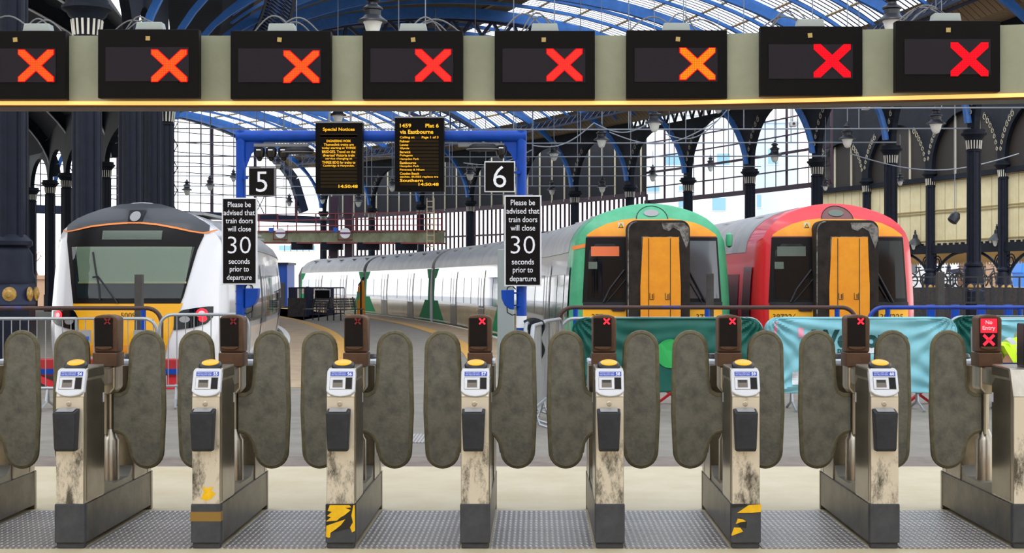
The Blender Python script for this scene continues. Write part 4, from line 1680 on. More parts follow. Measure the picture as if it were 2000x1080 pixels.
    if style == 'plain':
        MB().b2(-.063, .043, .690, .70, 1.258, 1.350).build('no_entry_panel', 'no_entry_red', t)
        b = MB()
        b.text('No', 1, stand(-.010, .688, 1.326), height=.025, bold=.015)
        b.text('Entry', 1, stand(-.010, .688, 1.286), height=.033, width=.082, bold=.015)
        b.build('no_entry_text', 'white_print', t)
        b = MB()
        for a in (1, -1):
            b.box((-.010, .689, 1.212), (.092, .006, .017), Matrix.Rotation(a * radians(44), 4, 'Y'))
        b.build('red_cross', 'red_x', t)
    else:
        b = MB()
        on = num >= 57
        for a in (1, -1):
            b.box((.016, .690, 1.332), (.052, .005, .010), Matrix.Rotation(a * radians(45), 4, 'Y'))
        b.build('red_cross', 'red_x' if on else 'red_x_dim', t)
    # rear cabinet with its own head and reader
    b = MB()
    b.prism([(1.06, .262), (1.06, 1.03), (1.42, 1.025), (1.47, .90), (1.47, .262)], -.0835, .0835, 'YZ')
    b.build('rear_cabinet', 'steel_dark', t, bevel=.006)
    b = MB()
    for sd in (-1, 1):
        b.b2(sd * .083, sd * .086, 1.38, 1.468, .27, .86)
    b.build('rear_edge', 'steel', t)
    MB().b2(-.0845, .0845, 1.12, 1.44, 1.028, 1.058).build('rear_head', 'silver_plastic', t, bevel=.006)
    MB().lathe([(.066, 0), (.069, .008), (.06, .03), (.055, .032)], (0, 1.34, 1.06), 20).build('rear_reader', 'black_plastic', t, smooth=35)
    b = MB()
    for sd in (-1, 1):
        b.b2(sd * .083, sd * .0885, 1.07, 1.09, .92, .925)
    b.bm.free()
    # paddles closing the aisle
    for sd in ((-1,) if dark_face else (-1, 1)):
        O = paddle_outline(sd)
        p = MB().prism(O, .775, .81).build('paddle', 'paddle', t, bevel=.012, seg=3)
        e = MB()
        pts = [(x, .7925, z) for x, z in O]
        e.tube(pts, .0205, 8)
        o = e.build('edge_rim', 'paddle_rim', None, smooth=40)
        o.parent = p
    return t


def poly_patch(t, name, m, polys, y):
    for P in polys:
        MB().prism(P, y, y - .0015).build(name, m, t)


TXT = {53: 'steel ticket gate cut off at the frame edge, beside the gate numbered 54',
       54: 'steel ticket gate numbered 54 with plain dark bumper before the white train',
       55: 'steel ticket gate numbered 55 with a brown tape band round its bumper',
       56: 'steel ticket gate numbered 56 with jagged yellow and black tape on its bumper',
       57: 'steel ticket gate numbered 57 with a lit red cross before the tan platform edge',
       58: 'steel ticket gate numbered 58 with a lit red cross before the green banner',
       59: 'steel ticket gate numbered 59 with torn yellow and black tape pieces',
       60: 'steel ticket gate numbered 60 with a lit red cross before the aqua banner',
       61: 'wide steel ticket gate showing a red No Entry screen'}
for n in (53, 54, 55, 56, 57, 58, 59, 60, 61):
    t = gate(n, 'plain' if n == 61 else 'std')
    t['label'] = TXT[n]
    if n == 55:
        MB().b2(-.0905, .0905, -.0075, .052, .165, .222).build('tape_band', 'tape_brown', t)
        poly_patch(t, 'yellow_scuff', 'tape_yellow', [[(-.03, .30), (.0, .285), (.035, .30), (.06, .33), (.03, .345), (.045, .37), (.0, .36), (-.02, .375), (-.012, .335)]], -.0002)
    if n == 56:
        poly_patch(t, 'hazard_tape', 'tape_black', [[(-.086, .10), (-.086, .266), (.088, .268), (.088, .13), (.03, .12), (-.02, .105)]], -.0065)
        poly_patch(t, 'hazard_stripe', 'tape_yellow', [[(-.062, .262), (.055, .262), (.065, .248), (.03, .246), (.062, .232), (.025, .202), (.0, .188), (-.02, .170), (-.085, .165), (-.055, .190), (-.078, .198), (-.05, .222), (-.075, .228)], [(-.085, .075), (-.082, .140), (.030, .178), (.005, .145), (-.025, .120), (-.058, .098), (-.06, .07), (-.07, .068)], [(.066, .20), (.078, .262), (.086, .262), (.088, .11), (.07, .10), (.058, .13), (.075, .16)]], -.0085)
    if n == 59:
        poly_patch(t, 'hazard_tape', 'tape_black', [[(-.088, .245), (-.088, .265), (.0, .268), (.01, .255)], [(-.055, .165), (-.035, .19), (.005, .165), (.0, .125), (-.04, .135)]], -.0065)
        poly_patch(t, 'hazard_stripe', 'tape_yellow', [[(-.055, .215), (.015, .262), (.088, .268), (.088, .222), (.03, .216)], [(-.062, .150), (-.05, .182), (-.02, .178), (.0, .166), (-.035, .160)], [(-.088, .085), (-.072, .130), (-.035, .128), (-.018, .105), (-.045, .095), (-.085, .08)]], -.0085)
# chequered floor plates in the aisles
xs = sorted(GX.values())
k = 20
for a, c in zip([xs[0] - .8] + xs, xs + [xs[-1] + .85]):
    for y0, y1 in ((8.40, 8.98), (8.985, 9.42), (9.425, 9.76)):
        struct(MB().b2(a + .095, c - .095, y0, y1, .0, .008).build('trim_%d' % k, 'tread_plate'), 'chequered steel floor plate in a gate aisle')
        k += 1
t = tag(MB().b2(-.36, -.1, 13.9, 14.7, 0, .008).build('drain_cover', 'tread_plate'), 'steel drain cover set in the asphalt beyond the gates', 'drain cover')
t.location = W(822, 858, 14.3) * 0 + Vector((-.95, 0, 0))

# ------------------------------------------------------------------ overhead beam with lane signs
signs = [(30, 8.55), (289.5, 8.50), (548, 8.55), (806, 8.55), (1064, 8.55), (1322, 8.53), (1585, 8.40), (1852, 8.22)]
bt = thing('sign_beam', 'long sage grey beam over the gates carrying eight lane signs', 'beam', (0, 8.7, 2.6))
line = [(-6.2, 8.62)] + [((1064 - PX) * 8.62 / F, 8.62), ((1322 - PX) * 8.60 / F, 8.60), ((1585 - PX) * 8.47 / F, 8.47), (6.2, 7.60)]
b, s_, u_ = MB(), MB(), MB()
for (x0, y0), (x1, y1) in zip(line, line[1:]):
    for bb, z0, z1, fo, th in ((b, 2.685, 3.085, 0, .30), (s_, 2.664, 2.684, -.012, .05), (u_, 2.650, 2.664, .02, .20)):
        vs = []
        for z in (z0, z1):
            for x, y in ((x0, y0), (x1, y1)):
                for q in (fo, fo + th):
                    vs.append(bb.bm.verts.new((x, y + q, z)))
        for q in ((0, 1, 3, 2), (4, 6, 7, 5), (0, 2, 6, 4), (1, 5, 7, 3), (0, 4, 5, 1), (2, 3, 7, 6)):
            bb.bm.faces.new([vs[i] for i in q])
b.build('beam_body', 'beam_sage', bt, world=True)
s_.build('warm_light_strip', 'warm_strip', bt, world=True)
u_.build('underside_trim', 'brown_trim', bt, world=True)
for x, y in ((-6.05, 8.72), (6.05, 7.70)):
    b = MB().b2(x - .09, x + .09, y, y + .18, 0, 2.70)
    b.build('support_leg', 'beam_sage', bt, world=True)
lab = ['cut off at the frame edge', 'beside a dark column capital', 'before the blue roof beams', 'under the large hanging lantern', 'over the aisle between gates 57 and 58', 'with the yellow amber cross', 'next after the amber cross', 'over the No Entry gate']
cols = ['led_orange', 'led_orange', 'led_orange', 'led_red', 'led_red', 'led_amber', 'led_crimson', 'led_crimson']
XO = [71, 331, 589, 846, 1102.5, 1362, 1625, 1893]
XZ = [128.5, 128.5, 130.5, 128, 127, 125, 119, 116]
for i, (px, Y) in enumerate(signs):
    p = W(px, 127, Y)
    t = thing('lane_sign', 'black lane sign with a red cross ' + lab[i] if i != 5 else 'black lane sign ' + lab[i], 'sign', (p.x, Y, 2.69), 'lane signs over the gates', rz=0)
    wd, ht = .606, .413
    MB().b2(-wd / 2, wd / 2, 0, .07, 0, ht).build('housing', 'sign_black', t, bevel=.004)
    MB().b2(-.255, .245, -.004, .0, .10, .305).build('led_panel', 'sign_panel', t)
    sc = Y / F
    cxx = (XO[i] - px) * sc
    czz = EYE + (PY - XZ[i]) * sc - 2.69
    b = MB()
    hl, hw_ = .118, .034

    def cross(b, hw2, hl2, y):
        # bars cut level at their ends like an LED letter
        H = hl2 * .90
        W2 = hl2
        q = hw2 * 1.35
        for sg in (1, -1):
            P = [(-W2 * sg, H), (-W2 * sg + sg * q, H), (W2 * sg, -H + q * .75), (W2 * sg, -H), (W2 * sg - sg * q, -H), (-W2 * sg, H - q * .75)]
            b.prism([(cxx + x, czz + z) for x, z in P], y, y - .002 - .0006 * (sg > 0))
        return b
    cross(MB(), .031, .110, -.0045).build('cross_glow_fringe', 'led_glow_fringe', t)  # wider red cross behind, standing in for the overexposed glow
    cross(MB(), .0245, .1045, -.0075).build('cross', cols[i], t)
    p2 = [139, 289, 544, 806, 1062, 1323, 1582, 1852]
    xx = (([30, 289, 546, 807, 1062, 1324, 1582, 1852][i]) - px) * sc
    MB().box((xx, -.003, ht - .055), (.026, .004, .026), Matrix.Rotation(.1 * (i % 3 - 1), 4, 'Y')).build('gold_sticker', 'gold_sticker', t)
    # terminal box and cables on top
    j = thing('junction_box', 'grey junction box on the lane sign ' + lab[i], 'junction box', (p.x + (.0 if i else .12), Y + .05, 2.69 + ht), 'junction boxes on the signs')
    b = MB()
    b.prism([(-.085, 0), (.085, 0), (.075, .048), (-.075, .048)], -.03, .05)
    b.build('box', 'junction_grey', j, bevel=.004)
    b = MB()
    rn = random.Random(i * 5 + 2)
    for q in range(3):
        x0 = rn.uniform(-.07, .07)
        x1 = x0 + rn.choice((-1, 1)) * rn.uniform(.16, .30)
        h = rn.uniform(.05, .11)
        b.tube([(x0 + (x1 - x0) * k / 10, .03, .03 + h * sin(pi * min(1, k / 10 * 1.05)) - .03 * k / 10) for k in range(11)], .005, 5)
    b.build('cable', 'cable_grey', j, smooth=True)

# ------------------------------------------------------------------ blue sign frame with signs and boards
FY = 16.0
ft = thing('platform_sign_frame', 'bright blue tubular goalpost frame between platforms 5 and 6', 'frame', (W(745, 550, FY).x, FY, 0))
xl, xr = W(470.5, 0, FY).x, W(1018.5, 0, FY).x
zt = W(0, 266, FY).z
for x, s in ((xl, 1), (xr, -1)):
    b = MB().tube([(x, FY, 0), (x, FY, zt + .06)], .058, 20)
    b.build('post', 'post_blue', ft, world=True, smooth=40)
    b = MB().lathe([(.0595, W(0, 640, FY).z), (.0595, W(0, 617, FY).z)], (x, FY, 0), 20)
    b.build('white_band', 'stripe_white', ft, world=True, smooth=40)
    b = MB()
    b.prism([(x, zt), (x + s * .28, zt - .05), (x + s * .20, zt - .12), (x + s * .12, zt - .20), (x + s * .05, zt - .38), (x, zt - .4)], FY - .012, FY + .012)
    b.build('gusset', 'post_blue', ft, world=True)
b = MB().tube([(xl - .05, FY, zt), (xr + .05, FY, zt)], .066, 20)
b.build('crossbar', 'post_blue', ft, world=True, smooth=40)
b = MB()
for x in (512, 569, 900, 975):
    b.lathe([(.0675, -.02), (.0675, .02)], W(x, 266, FY), 20, Matrix.Rotation(pi / 2, 4, 'Y'))
b.build('pipe_collar', 'post_blue', ft, world=True)
for x0, x1 in ((497, 602), (895, 985)):
    b = MB().b2(W(x0, 0, FY).x, W(x1, 0, FY).x, FY - .04, FY + .04, W(0, 287, FY).z, W(0, 281, FY).z)
    b.build('mounting_rail', 'cable_grey', ft, world=True)
for num, x0, x1, y0, y1 in (('5', 485.5, 537, 327, 383), ('6', 946, 1006, 315, 375)):
    a, c = W(x0, y1, FY - .1), W(x1, y0, FY - .1)
    t = thing('platform_number_sign', 'square black platform number sign reading %s on the blue frame' % num, 'sign', ((a.x + c.x) / 2, FY - .1, (a.z + c.z) / 2), 'platform number signs')
    wd, ht = (c.x - a.x) / 2, (c.z - a.z) / 2
    MB().b2(-wd, wd, 0, .05, -ht, ht).build('frame', 'notice_frame' if num == '6' else 'cable_grey', t, bevel=.003)
    MB().b2(-wd + .012, wd - .012, -.004, .0, -ht + .012, ht - .012).build('face', 'notice_black', t)
    MB().text(num, 1, stand(0, -.006, 0), height=ht * 1.42, bold=-.005).build('numeral', 'white_print', t)
    MB().b2(wd * (1 if num == '6' else -1) - .01, wd * (1 if num == '6' else -1) + (.02 if num == '6' else -.02) * 3, .0, .04, ht * .2, ht * .35).build('bracket', 'post_blue', t)
for num, x0, x1, y0, y1 in (('5', 433, 502, 386, 556), ('6', 985, 1057.5, 381.5, 559)):
    Yn = FY - .12
    a, c = W(x0, y1, Yn), W(x1, y0, Yn)
    t = thing('door_notice', 'tall black notice about doors closing 30 seconds early, on platform %s post' % num, 'notice', ((a.x + c.x) / 2, Yn, (a.z + c.z) / 2), 'door closing notices')
    wd, ht = (c.x - a.x) / 2, (c.z - a.z) / 2
    MB().b2(-wd, wd, 0, .04, -ht, ht).build('frame', 'notice_frame', t, bevel=.003)
    MB().b2(-wd + .016, wd - .016, -.004, 0, -ht + .016, ht - .016).build('face', 'notice_black', t)
    for tx, py, wpx, hp in (('Please be', .430, .70, .062), ('advised that', .335, .95, .062), ('train doors', .240, .83, .062), ('will close', .145, .71, .062), ('30', -.045, .70, .195), ('seconds', -.235, .64, .062), ('prior to', -.337, .58, .078), ('departure', -.434, .76, .078)):
        h_ = hp * 2 * ht
        MB().text(tx, 1, stand(0, -.006, py * 2 * ht * .98), width=wpx * 2 * (wd - .014), height=h_, bold=.006 if tx != '30' else -.01).build('text_line', 'white_print', t)


def board(name, label, x0, x1, y0, y1, tilt):
    Yb = FY - .18
    a, c = W(x0, y1, Yb), W(x1, y0, Yb)
    wd, ht = (c.x - a.x) / 2, (c.z - a.z) / 2
    t = thing(name, label, 'information board', ((a.x + c.x) / 2, Yb, (a.z + c.z) / 2), 'information boards')
    MB().b2(-wd, wd, 0, .16, -ht, ht).build('housing', 'board_black', t, bevel=.006)
    MB().b2(-wd - .005, wd + .005, -.01, .18, ht - .004, ht + .014).build('top_cap', 'cable_grey', t)
    b = MB()
    for x in (-.12, .12):
        b.tube([(x, .08, ht), (x, .12, ht + .14)], .012, 8)
    b.build('hanger', 'cable_grey', t)
    return t, wd, ht


t, wd, ht = board('information_board', 'black and amber information board headed Special Notices', 616, 707.5, 239.5, 378, 0)
zr = lambda py, y0=239.5, y1=378: ht - 2 * ht * (py - y0) / (y1 - y0)
b = MB()
for i in range(15):
    z = zr(266 + 7.0 * i)
    if i in (1, 2):
        continue
    b.b2(-wd * .78, wd * .78, -.003, 0, z - .017, z + .012)
b.b2(-wd * .78, wd * .78, -.003, 0, zr(268), zr(261))
b.build('dim_row', 'board_row', t)
line_ = lambda *a, **k: MB().text(*a, **k).build('text_line', 'amber', t)
line_('Special Notices', 1, stand(0, -.006, zr(253.5)), width=wd * 2 * .68, height=.048, bold=.02)
for i, (tx, k) in enumerate((('ENGINEERING WORK', .52), ('Thameslink trains are', .64), ('today starting at THREE', .72), ('BRIDGES. Travel on the', .71), ('diverted Victoria train', .68), ('service changing at', .57), ('THREE BDG for trains to', .71), ('Cambridge & Harpenden.', .67))):
    line_(tx, 1, stand(0, -.006, zr(275.5 + 6.95 * i)), width=wd * 2 * k, height=.029, bold=.016)
line_('14:50:48', 1, stand(wd * .40, -.006, zr(364)), width=wd * 2 * .41, height=.036, bold=.02)
t, wd, ht = board('departure_board', 'black and amber departure board for the Eastbourne train', 771, 867, 230, 373.5, 0)
zr = lambda py: ht - 2 * ht * (py - 230) / 143.5
b = MB()
for i in range(14):
    z = zr(268.5 + 7.0 * i)
    b.b2(-wd * .78, wd * .78, -.003, 0, z - .017, z + .012)
b.build('dim_rows', 'board_row', t)


def ltext(tx, py, k, h, x=-.79, bold=.016):
    MB().text(tx, 1, stand(x * wd + wd * k, -.006, zr(py)), width=wd * 2 * k, height=h, bold=bold).build('text_line', 'amber', t)


ltext('1459', 245.5, .23, .044, bold=.02)
ltext('Plat 6', 245.5, .27, .044, .25, bold=.02)
ltext('via Eastbourne', 257.5, .68, .046, bold=.02)
ltext('Calling at:', 268.8, .30, .032)
ltext('Page 1 of 3', 268.8, .34, .034, .10)
for i, (tx, k) in enumerate((('Falmer', .20), ('Lewes', .17), ('Glynde', .19), ('Berwick', .22), ('Polegate', .26), ('Hampden Park', .39), ('Eastbourne', .33), ('Hampden Park', .39), ('Pevensey & Nham', .50), ('Cooden Beach', .39))):
    ltext(tx, 276 + 7.0 * i, k, .028)
ltext('eaches. BUSES replace tra', 345.7, .78, .028)
ltext('Southern', 352.5, .47, .036, bold=.02)
ltext('14:50:48', 360, .41, .036, -.03, bold=.02)


def dome_cam(px, py, label):
    p = W(px, py, FY - .02)
    t = thing('dome_camera', label, 'camera', p.to_tuple(), 'dome cameras under the blue frame')
    MB().lathe([(.03, -.10), (.05, -.095), (.062, -.06), (.062, .0), (.05, .012), (.03, .02)], (0, 0, 0), 16).build('housing', 'black_plastic', t, smooth=35)
    MB().lathe([(.008, -.14), (.025, -.13), (.034, -.10)], (0, 0, 0), 14).build('dome', 'glass_dark', t, smooth=True)
    MB().b2(-.025, .025, -.066, -.060, -.022, -.008).build('white_tag', 'stripe_white', t)
    MB().tube([(0, 0, .01), (0, 0, .06)], .012, 8).build('stem', 'cable_grey', t)


dome_cam(507, 291, 'black dome camera under the blue frame, next to the platform 5 post')
dome_cam(530, 291, 'black dome camera under the blue frame, middle of three above number 5')
dome_cam(554, 291, 'black dome camera under the blue frame, next to the oval speaker')
dome_cam(979, 287, 'black dome camera under the blue frame, above platform number 6')
for px, py, lb in ((583, 293, 'flat oval black speaker under the blue frame beside three cameras'), (944, 287, 'flat oval black speaker under the blue frame above platform number 6')):
    p = W(px, py, FY - .02)
    t = thing('oval_speaker', lb, 'speaker', p.to_tuple(), 'oval speakers')
    b = MB().lathe([(.02, -.05), (.10, -.045), (.11, -.02), (.11, .0), (.08, .03), (.02, .035)], (0, 0, 0), 20)
    o = b.build('body', 'ticket_black', t, smooth=35)
    o.scale = (1.6, 1.0, 1)
    b = MB().tube([(.19 * cos(k * pi / 12), -.02 + .105 * sin(k * pi / 12), -.03) for k in range(24)], .006, 5, True)
    b.build('trim_ring', 'cable_grey', t)
    MB().tube([(0, 0, .03), (0, 0, .06)], .02, 8).build('stem', 'cable_grey', t)
for num, px, py, s in (('5', 481, 583, 1), ('6', 1004, 586, -1)):
    p = W(px, py, FY)
    t = thing('blue_cabinet', 'small blue wedge shaped cabinet strapped to the platform %s post' % num, 'post box', p.to_tuple(), 'blue boxes on the posts')
    b = MB()
    pr = [(0, .115), (.145, .115), (.14, .02), (.105, -.06), (.05, -.10), (0, -.11)]
    b.prism([(s * x, z) for x, z in pr], -.07, .07)
    b.build('body', 'post_blue', t, bevel=.008)
    for z in (.08, -.06):
        MB().lathe([(.063, z - .008), (.063, z + .008)], (-s * .06, 0, 0), 16).build('strap', 'post_blue', t)
    b = MB().tube([(-s * .02, -.03, .12), (s * .02, -.03, .16), (s * .07, -.03, .145), (s * .08, -.03, .115)], .008, 6)
    b.tube([(-s * .02, -.03, -.16), (s * .02, -.03, -.17), (s * .075, -.03, -.14), (s * .08, -.03, -.07)], .008, 6)
    b.build('cable', 'rubber_black', t, smooth=True)
t = thing('grey_pillar', 'plain pale grey square pillar just past the platform 6 post', 'pillar', W(988, 640, 17.2).to_tuple())
t.location.z = 0
b = MB().b2(-.10, .10, -.1, .1, 0, 1.98)
b.build('shaft', 'junction_grey', t, bevel=.01)
MB().b2(-.14, .14, -.14, .14, 0, .03).build('foot_plate', 'junction_grey', t)

# ------------------------------------------------------------------ barriers, banners, rails, buffers
BY = 17.5


def barrier(name, label, x0, x1, Y, ztop=1.13, zbot=.27, pitch=.105, yaw=0, rl=True, rr=True, feet=(.18, .82), plates=()):
    """Crowd barrier: a rounded tube frame with upright bars and splayed feet, in its own axes."""
    L = x1 - x0
    t = thing(name, label, 'barrier', ((x0 + x1) / 2, Y, 0), 'crowd barriers', rz=yaw)
    h = L / 2
    r = .16
    P = []
    P += [(-h, zbot), (-h, ztop - r)] + arc(-h + r, ztop - r, r, 180, 90, 6)[1:] if rl else [(-h, zbot), (-h, ztop)]
    P += (arc(h - r, ztop - r, r, 90, 0, 6) + [(h, zbot)]) if rr else [(h, ztop), (h, zbot)]
    MB().tube([(x, 0, z) for x, z in P], .021, 8, True).build('tube_frame', 'barrier_steel', t, smooth=40)
    b = MB()
    x = -h + pitch
    while x < h - .03:
        b.tube([(x, 0, zbot), (x, 0, ztop)], .0065, 5)
        x += pitch
    b.build('upright_bars', 'barrier_steel', t)
    for k in feet:
        xx = -h + L * k
        b = MB().tube([(xx, -.32, .012), (xx, -.05, .10), (xx, 0, .28), (xx, .05, .10), (xx, .32, .012)], .016, 6)
        b.build('foot', 'barrier_steel', t, smooth=40)
    for k, blue in plates:
        xx = -h + L * k
        MB().b2(xx - .065, xx + .065, -.02, -.012, ztop - .30, ztop - .14).build('plate', 'barrier_steel', t)
        if blue:
            MB().b2(xx - .04, xx + .04, -.024, -.019, ztop - .27, ztop - .22).build('blue_mark', 'hut_blue', t)
    return t


X = lambda px, Y=BY: (px - PX) * Y / F
barrier('crowd_barrier', 'grey steel crowd barrier with two plates before the white train number', X(150), X(306), BY, plates=((.12, True), (.78, False)), rl=False)
barrier('crowd_barrier', 'grey steel crowd barrier cut off at the frame edge by the rosette column', X(-160), X(148), BY, rr=False)
barrier('crowd_barrier', 'grey steel crowd barrier slanting towards the blue platform 5 post', X(296), X(470), BY + .45, ztop=1.17, yaw=.22)
barrier('crowd_barrier', 'grey steel crowd barrier carrying the green banner', X(1096), X(1488), BY, feet=(.12, .88))
barrier('crowd_barrier', 'grey steel crowd barrier carrying the aqua banner with large writing', X(1494), X(1866), BY, feet=(.14, .80))
barrier('crowd_barrier', 'grey steel crowd barrier behind the No Entry screen with dark green cloth', X(1852, 18.2), X(2110, 18.2), 18.2)
barrier('crowd_barrier', 'grey steel crowd barrier beside the No Entry screen with aqua cloth', X(1899, 17.4), X(2200, 17.4), 17.4)
for k, (px, y, yw, lb) in enumerate(((1053, 15.2, 1.47, 'grey steel barrier turned end on beside the platform 6 post'), (1078, 16.7, 1.40, 'grey steel barrier turned end on next to the green banner'), (1036, 15.9, 1.5, 'grey steel barrier turned end on, draped with black cloth'))):
    barrier('crowd_barrier', lb, X(px, y) - .75, X(px, y) + .75, y, yaw=yw, pitch=.12)
t = tag(MB().grid(lambda u, v: Vector((X(1040, 15.5) - .10 + .22 * u + .02 * sin(9 * v), 15.45 + .12 * sin(pi * u), 1.16 - .42 * v * (1 - .2 * sin(7 * u)) + .03 * sin(pi * u))), 8, 8).build('black_cloth', 'cloth_dark', smooth=True, solid=.012), 'black cloth hung over the end on steel barrier by platform 6', 'cloth')


def banner(name, label, x0, x1, z0, z1, Y, m, seed, cat='banner'):
    """Cloth pulled tight at its corners: folds run from the corners towards the middle."""
    t = thing(name, label, cat, ((x0 + x1) / 2, Y, z0))
    L, H = x1 - x0, z1 - z0
    rn = random.Random(seed)
    ph = [rn.uniform(0, 6) for _ in range(8)]

    def f(u, v):
        a = 0
        x, z = (u - .5) * L, v * H
        rc = .17
        for cx, cz, k in ((-L / 2, H, 0), (L / 2, H, 1), (-L / 2, 0, 2), (L / 2, 0, 3)):
            dx, dz = x - cx, (z - cz)
            r = sqrt(dx * dx + dz * dz) + .01
            an = atan2(dz, dx)
            a += .030 * sin(an * (21 if k < 2 else 16) + ph[k]) * min(1, r / .25) * math.exp(-r / (.85 * H))
        a += .011 * sin(z * 38 + sin(x * 1.7 + ph[4]) * 2) * (v ** 2)
        # rounded upper corners
        if v > 1 - rc / H:
            q = (v - 1 + rc / H) * H
            hw = L / 2 - rc + sqrt(max(0, rc * rc - q * q))
            x = x * hw / (L / 2)
        return Vector((x, a - .05, z + .01 * sin(x * 3 + ph[5]) * (1 - v)))
    MB().grid(f, 170, 48).build('cloth', m, t, smooth=True, solid=.006)
    MB().tube([f(.04 + .92 * k / 40, .985) + Vector((0, -.012, 0)) for k in range(41)], .010, 5).build('top_hem', m, t, smooth=True)
    return t, f, L, H


def on_cloth(t, f, L, H, name, m, body=None, u=.5, v=.5, height=.1, bold=.02, disc=None, box=None, width=None):
    b = MB()
    if body:
        b.text(body, 1, None, height=height, width=width, bold=bold)
    elif disc:
        b.lathe([(disc, 0), (disc, .001)], n=40)
    else:
        b.grid(lambda a, c: Vector(((a - .5) * box[0], (c - .5) * box[1], 0)), 6, 6)
    bmesh.ops.subdivide_edges(b.bm, edges=[e for e in b.bm.edges if e.calc_length() > .06], cuts=2)
    bmesh.ops.triangulate(b.bm, faces=b.bm.faces)
    for w_ in b.bm.verts:
        uu = u + w_.co.x / L
        vv = v + w_.co.y / H
        p = f(min(1, max(0, uu)), min(1, max(0, vv)))
        w_.co = Vector(((uu - .5) * L, p.y - .014, vv * H))
    return b.build(name, m, t)


ZT, ZBt = W(0, 620, BY).z, W(0, 766, BY).z
t, f, L, H = banner('barrier_banner', 'deep green cloth banner with a bright green disc on a crowd barrier', X(1117), X(1489), ZBt, ZT, BY, 'banner_green', 3)
uv = lambda px, py, x0, x1: ((px - x0) / (x1 - x0), (766 - py) / 146.0)
on_cloth(t, f, L, H, 'green_disc', 'banner_disc', u=uv(1308, 690, 1117, 1489)[0], v=uv(1308, 690, 1117, 1489)[1], disc=.178)
t, f, L, H = banner('barrier_banner', 'pale aqua cloth banner with the large word Welcome', X(1492), X(1866), ZBt, ZT + .005, BY, 'banner_aqua', 8)
q = uv(1677, 662, 1492, 1866)
on_cloth(t, f, L, H, 'welcome_lettering', 'banner_print', 'Welcome', q[0], q[1], .23, .05, width=1.20)
q = uv(1652, 687, 1492, 1866)
on_cloth(t, f, L, H, 'small_lettering', 'banner_print', 'pay', q[0] - .02, q[1], .075, .03)
q = uv(1708, 690, 1492, 1866)
on_cloth(t, f, L, H, 'pale_stripe', 'notice_frame', None, q[0] + .03, q[1] + .04, box=(.62, .07))
q = uv(1562, 650, 1492, 1866)
on_cloth(t, f, L, H, 'pink_mark', 'banner_pink', None, q[0], q[1], box=(.07, .12))
q = uv(1513, 640, 1492, 1866)
on_cloth(t, f, L, H, 'pink_mark', 'banner_pink', None, q[0], q[1], box=(.04, .14))
q = uv(1555, 738, 1492, 1866)
on_cloth(t, f, L, H, 'faded_print', 'notice_frame', None, q[0], q[1], box=(.12, .16))
t, f, L, H = banner('barrier_banner', 'deep green cloth behind the aqua banners, next to the No Entry screen', X(1853, 18.2), X(2110, 18.2), .2, 1.15, 18.17, 'banner_green', 5)
t, f, L, H = banner('barrier_banner', 'pale aqua cloth banner cut off by the frame edge behind the hi vis worker', X(1899, 17.4), X(2200, 17.4), .23, 1.13, 17.4, 'banner_aqua', 12)

RYY = 19.6


def handrail(label, x0, x1, zt, m, posts, rl, rr, pm='post_blue', Y=RYY):
    t = thing('tubular_handrail', label, 'handrail', ((x0 + x1) / 2, Y, 0), 'tubular rails before the buffers')
    r = .20
    P = []
    if rl:
        P += [(x0, 0), (x0, zt - r)] + arc(x0 + r, zt - r, r, 180, 90, 8)[1:]
    else:
        P += [(x0, zt)]
    if rr:
        P += arc(x1 - r, zt - r, r, 90, 0, 8) + [(x1, 0)]
    else:
        P += [(x1, zt)]
    MB().tube([(x, Y, z) for x, z in P], .03, 10).build('top_rail', m, t, world=True, smooth=40)
    for px in posts:
        MB().tube([(X(px, Y), Y, 0), (X(px, Y), Y, zt - .02)], .035, 10).build('post', pm, t, world=True, smooth=40)
    return t


zr_ = W(0, 600.5, RYY).z
handrail('brown worn tubular rail curving down before the white train', X(-120, RYY), X(315, RYY), W(0, 602, RYY).z, 'handrail_brown', (-40, 280), False, True)
handrail('long worn rail, brown fading to blue, before the green and red trains', X(1091, RYY), X(1672, RYY), zr_, 'handrail_brown', (1124, 1381, 1635), True, True)
handrail('bright blue tubular rail past the red train cab', X(1697, RYY), X(2180, RYY), zr_, 'handrail_blue', (1734, 1992, 2120), True, False)
for i, px in enumerate((1818, 1865, 1916, 1969)):
    t = thing('barrier_post', 'short blue post with white foot past the red train, %s from the cab' % ('first', 'second', 'third', 'fourth')[i], 'post', (X(px, 21.3), 21.3, 0), 'blue posts with white feet')
    MB().b2(-.055, .055, -.05, .05, .95, 1.24).build('shaft', 'post_blue', t, bevel=.008)
    MB().b2(-.058, .058, -.053, .053, .0, .95).build('foot', 'stripe_white', t)
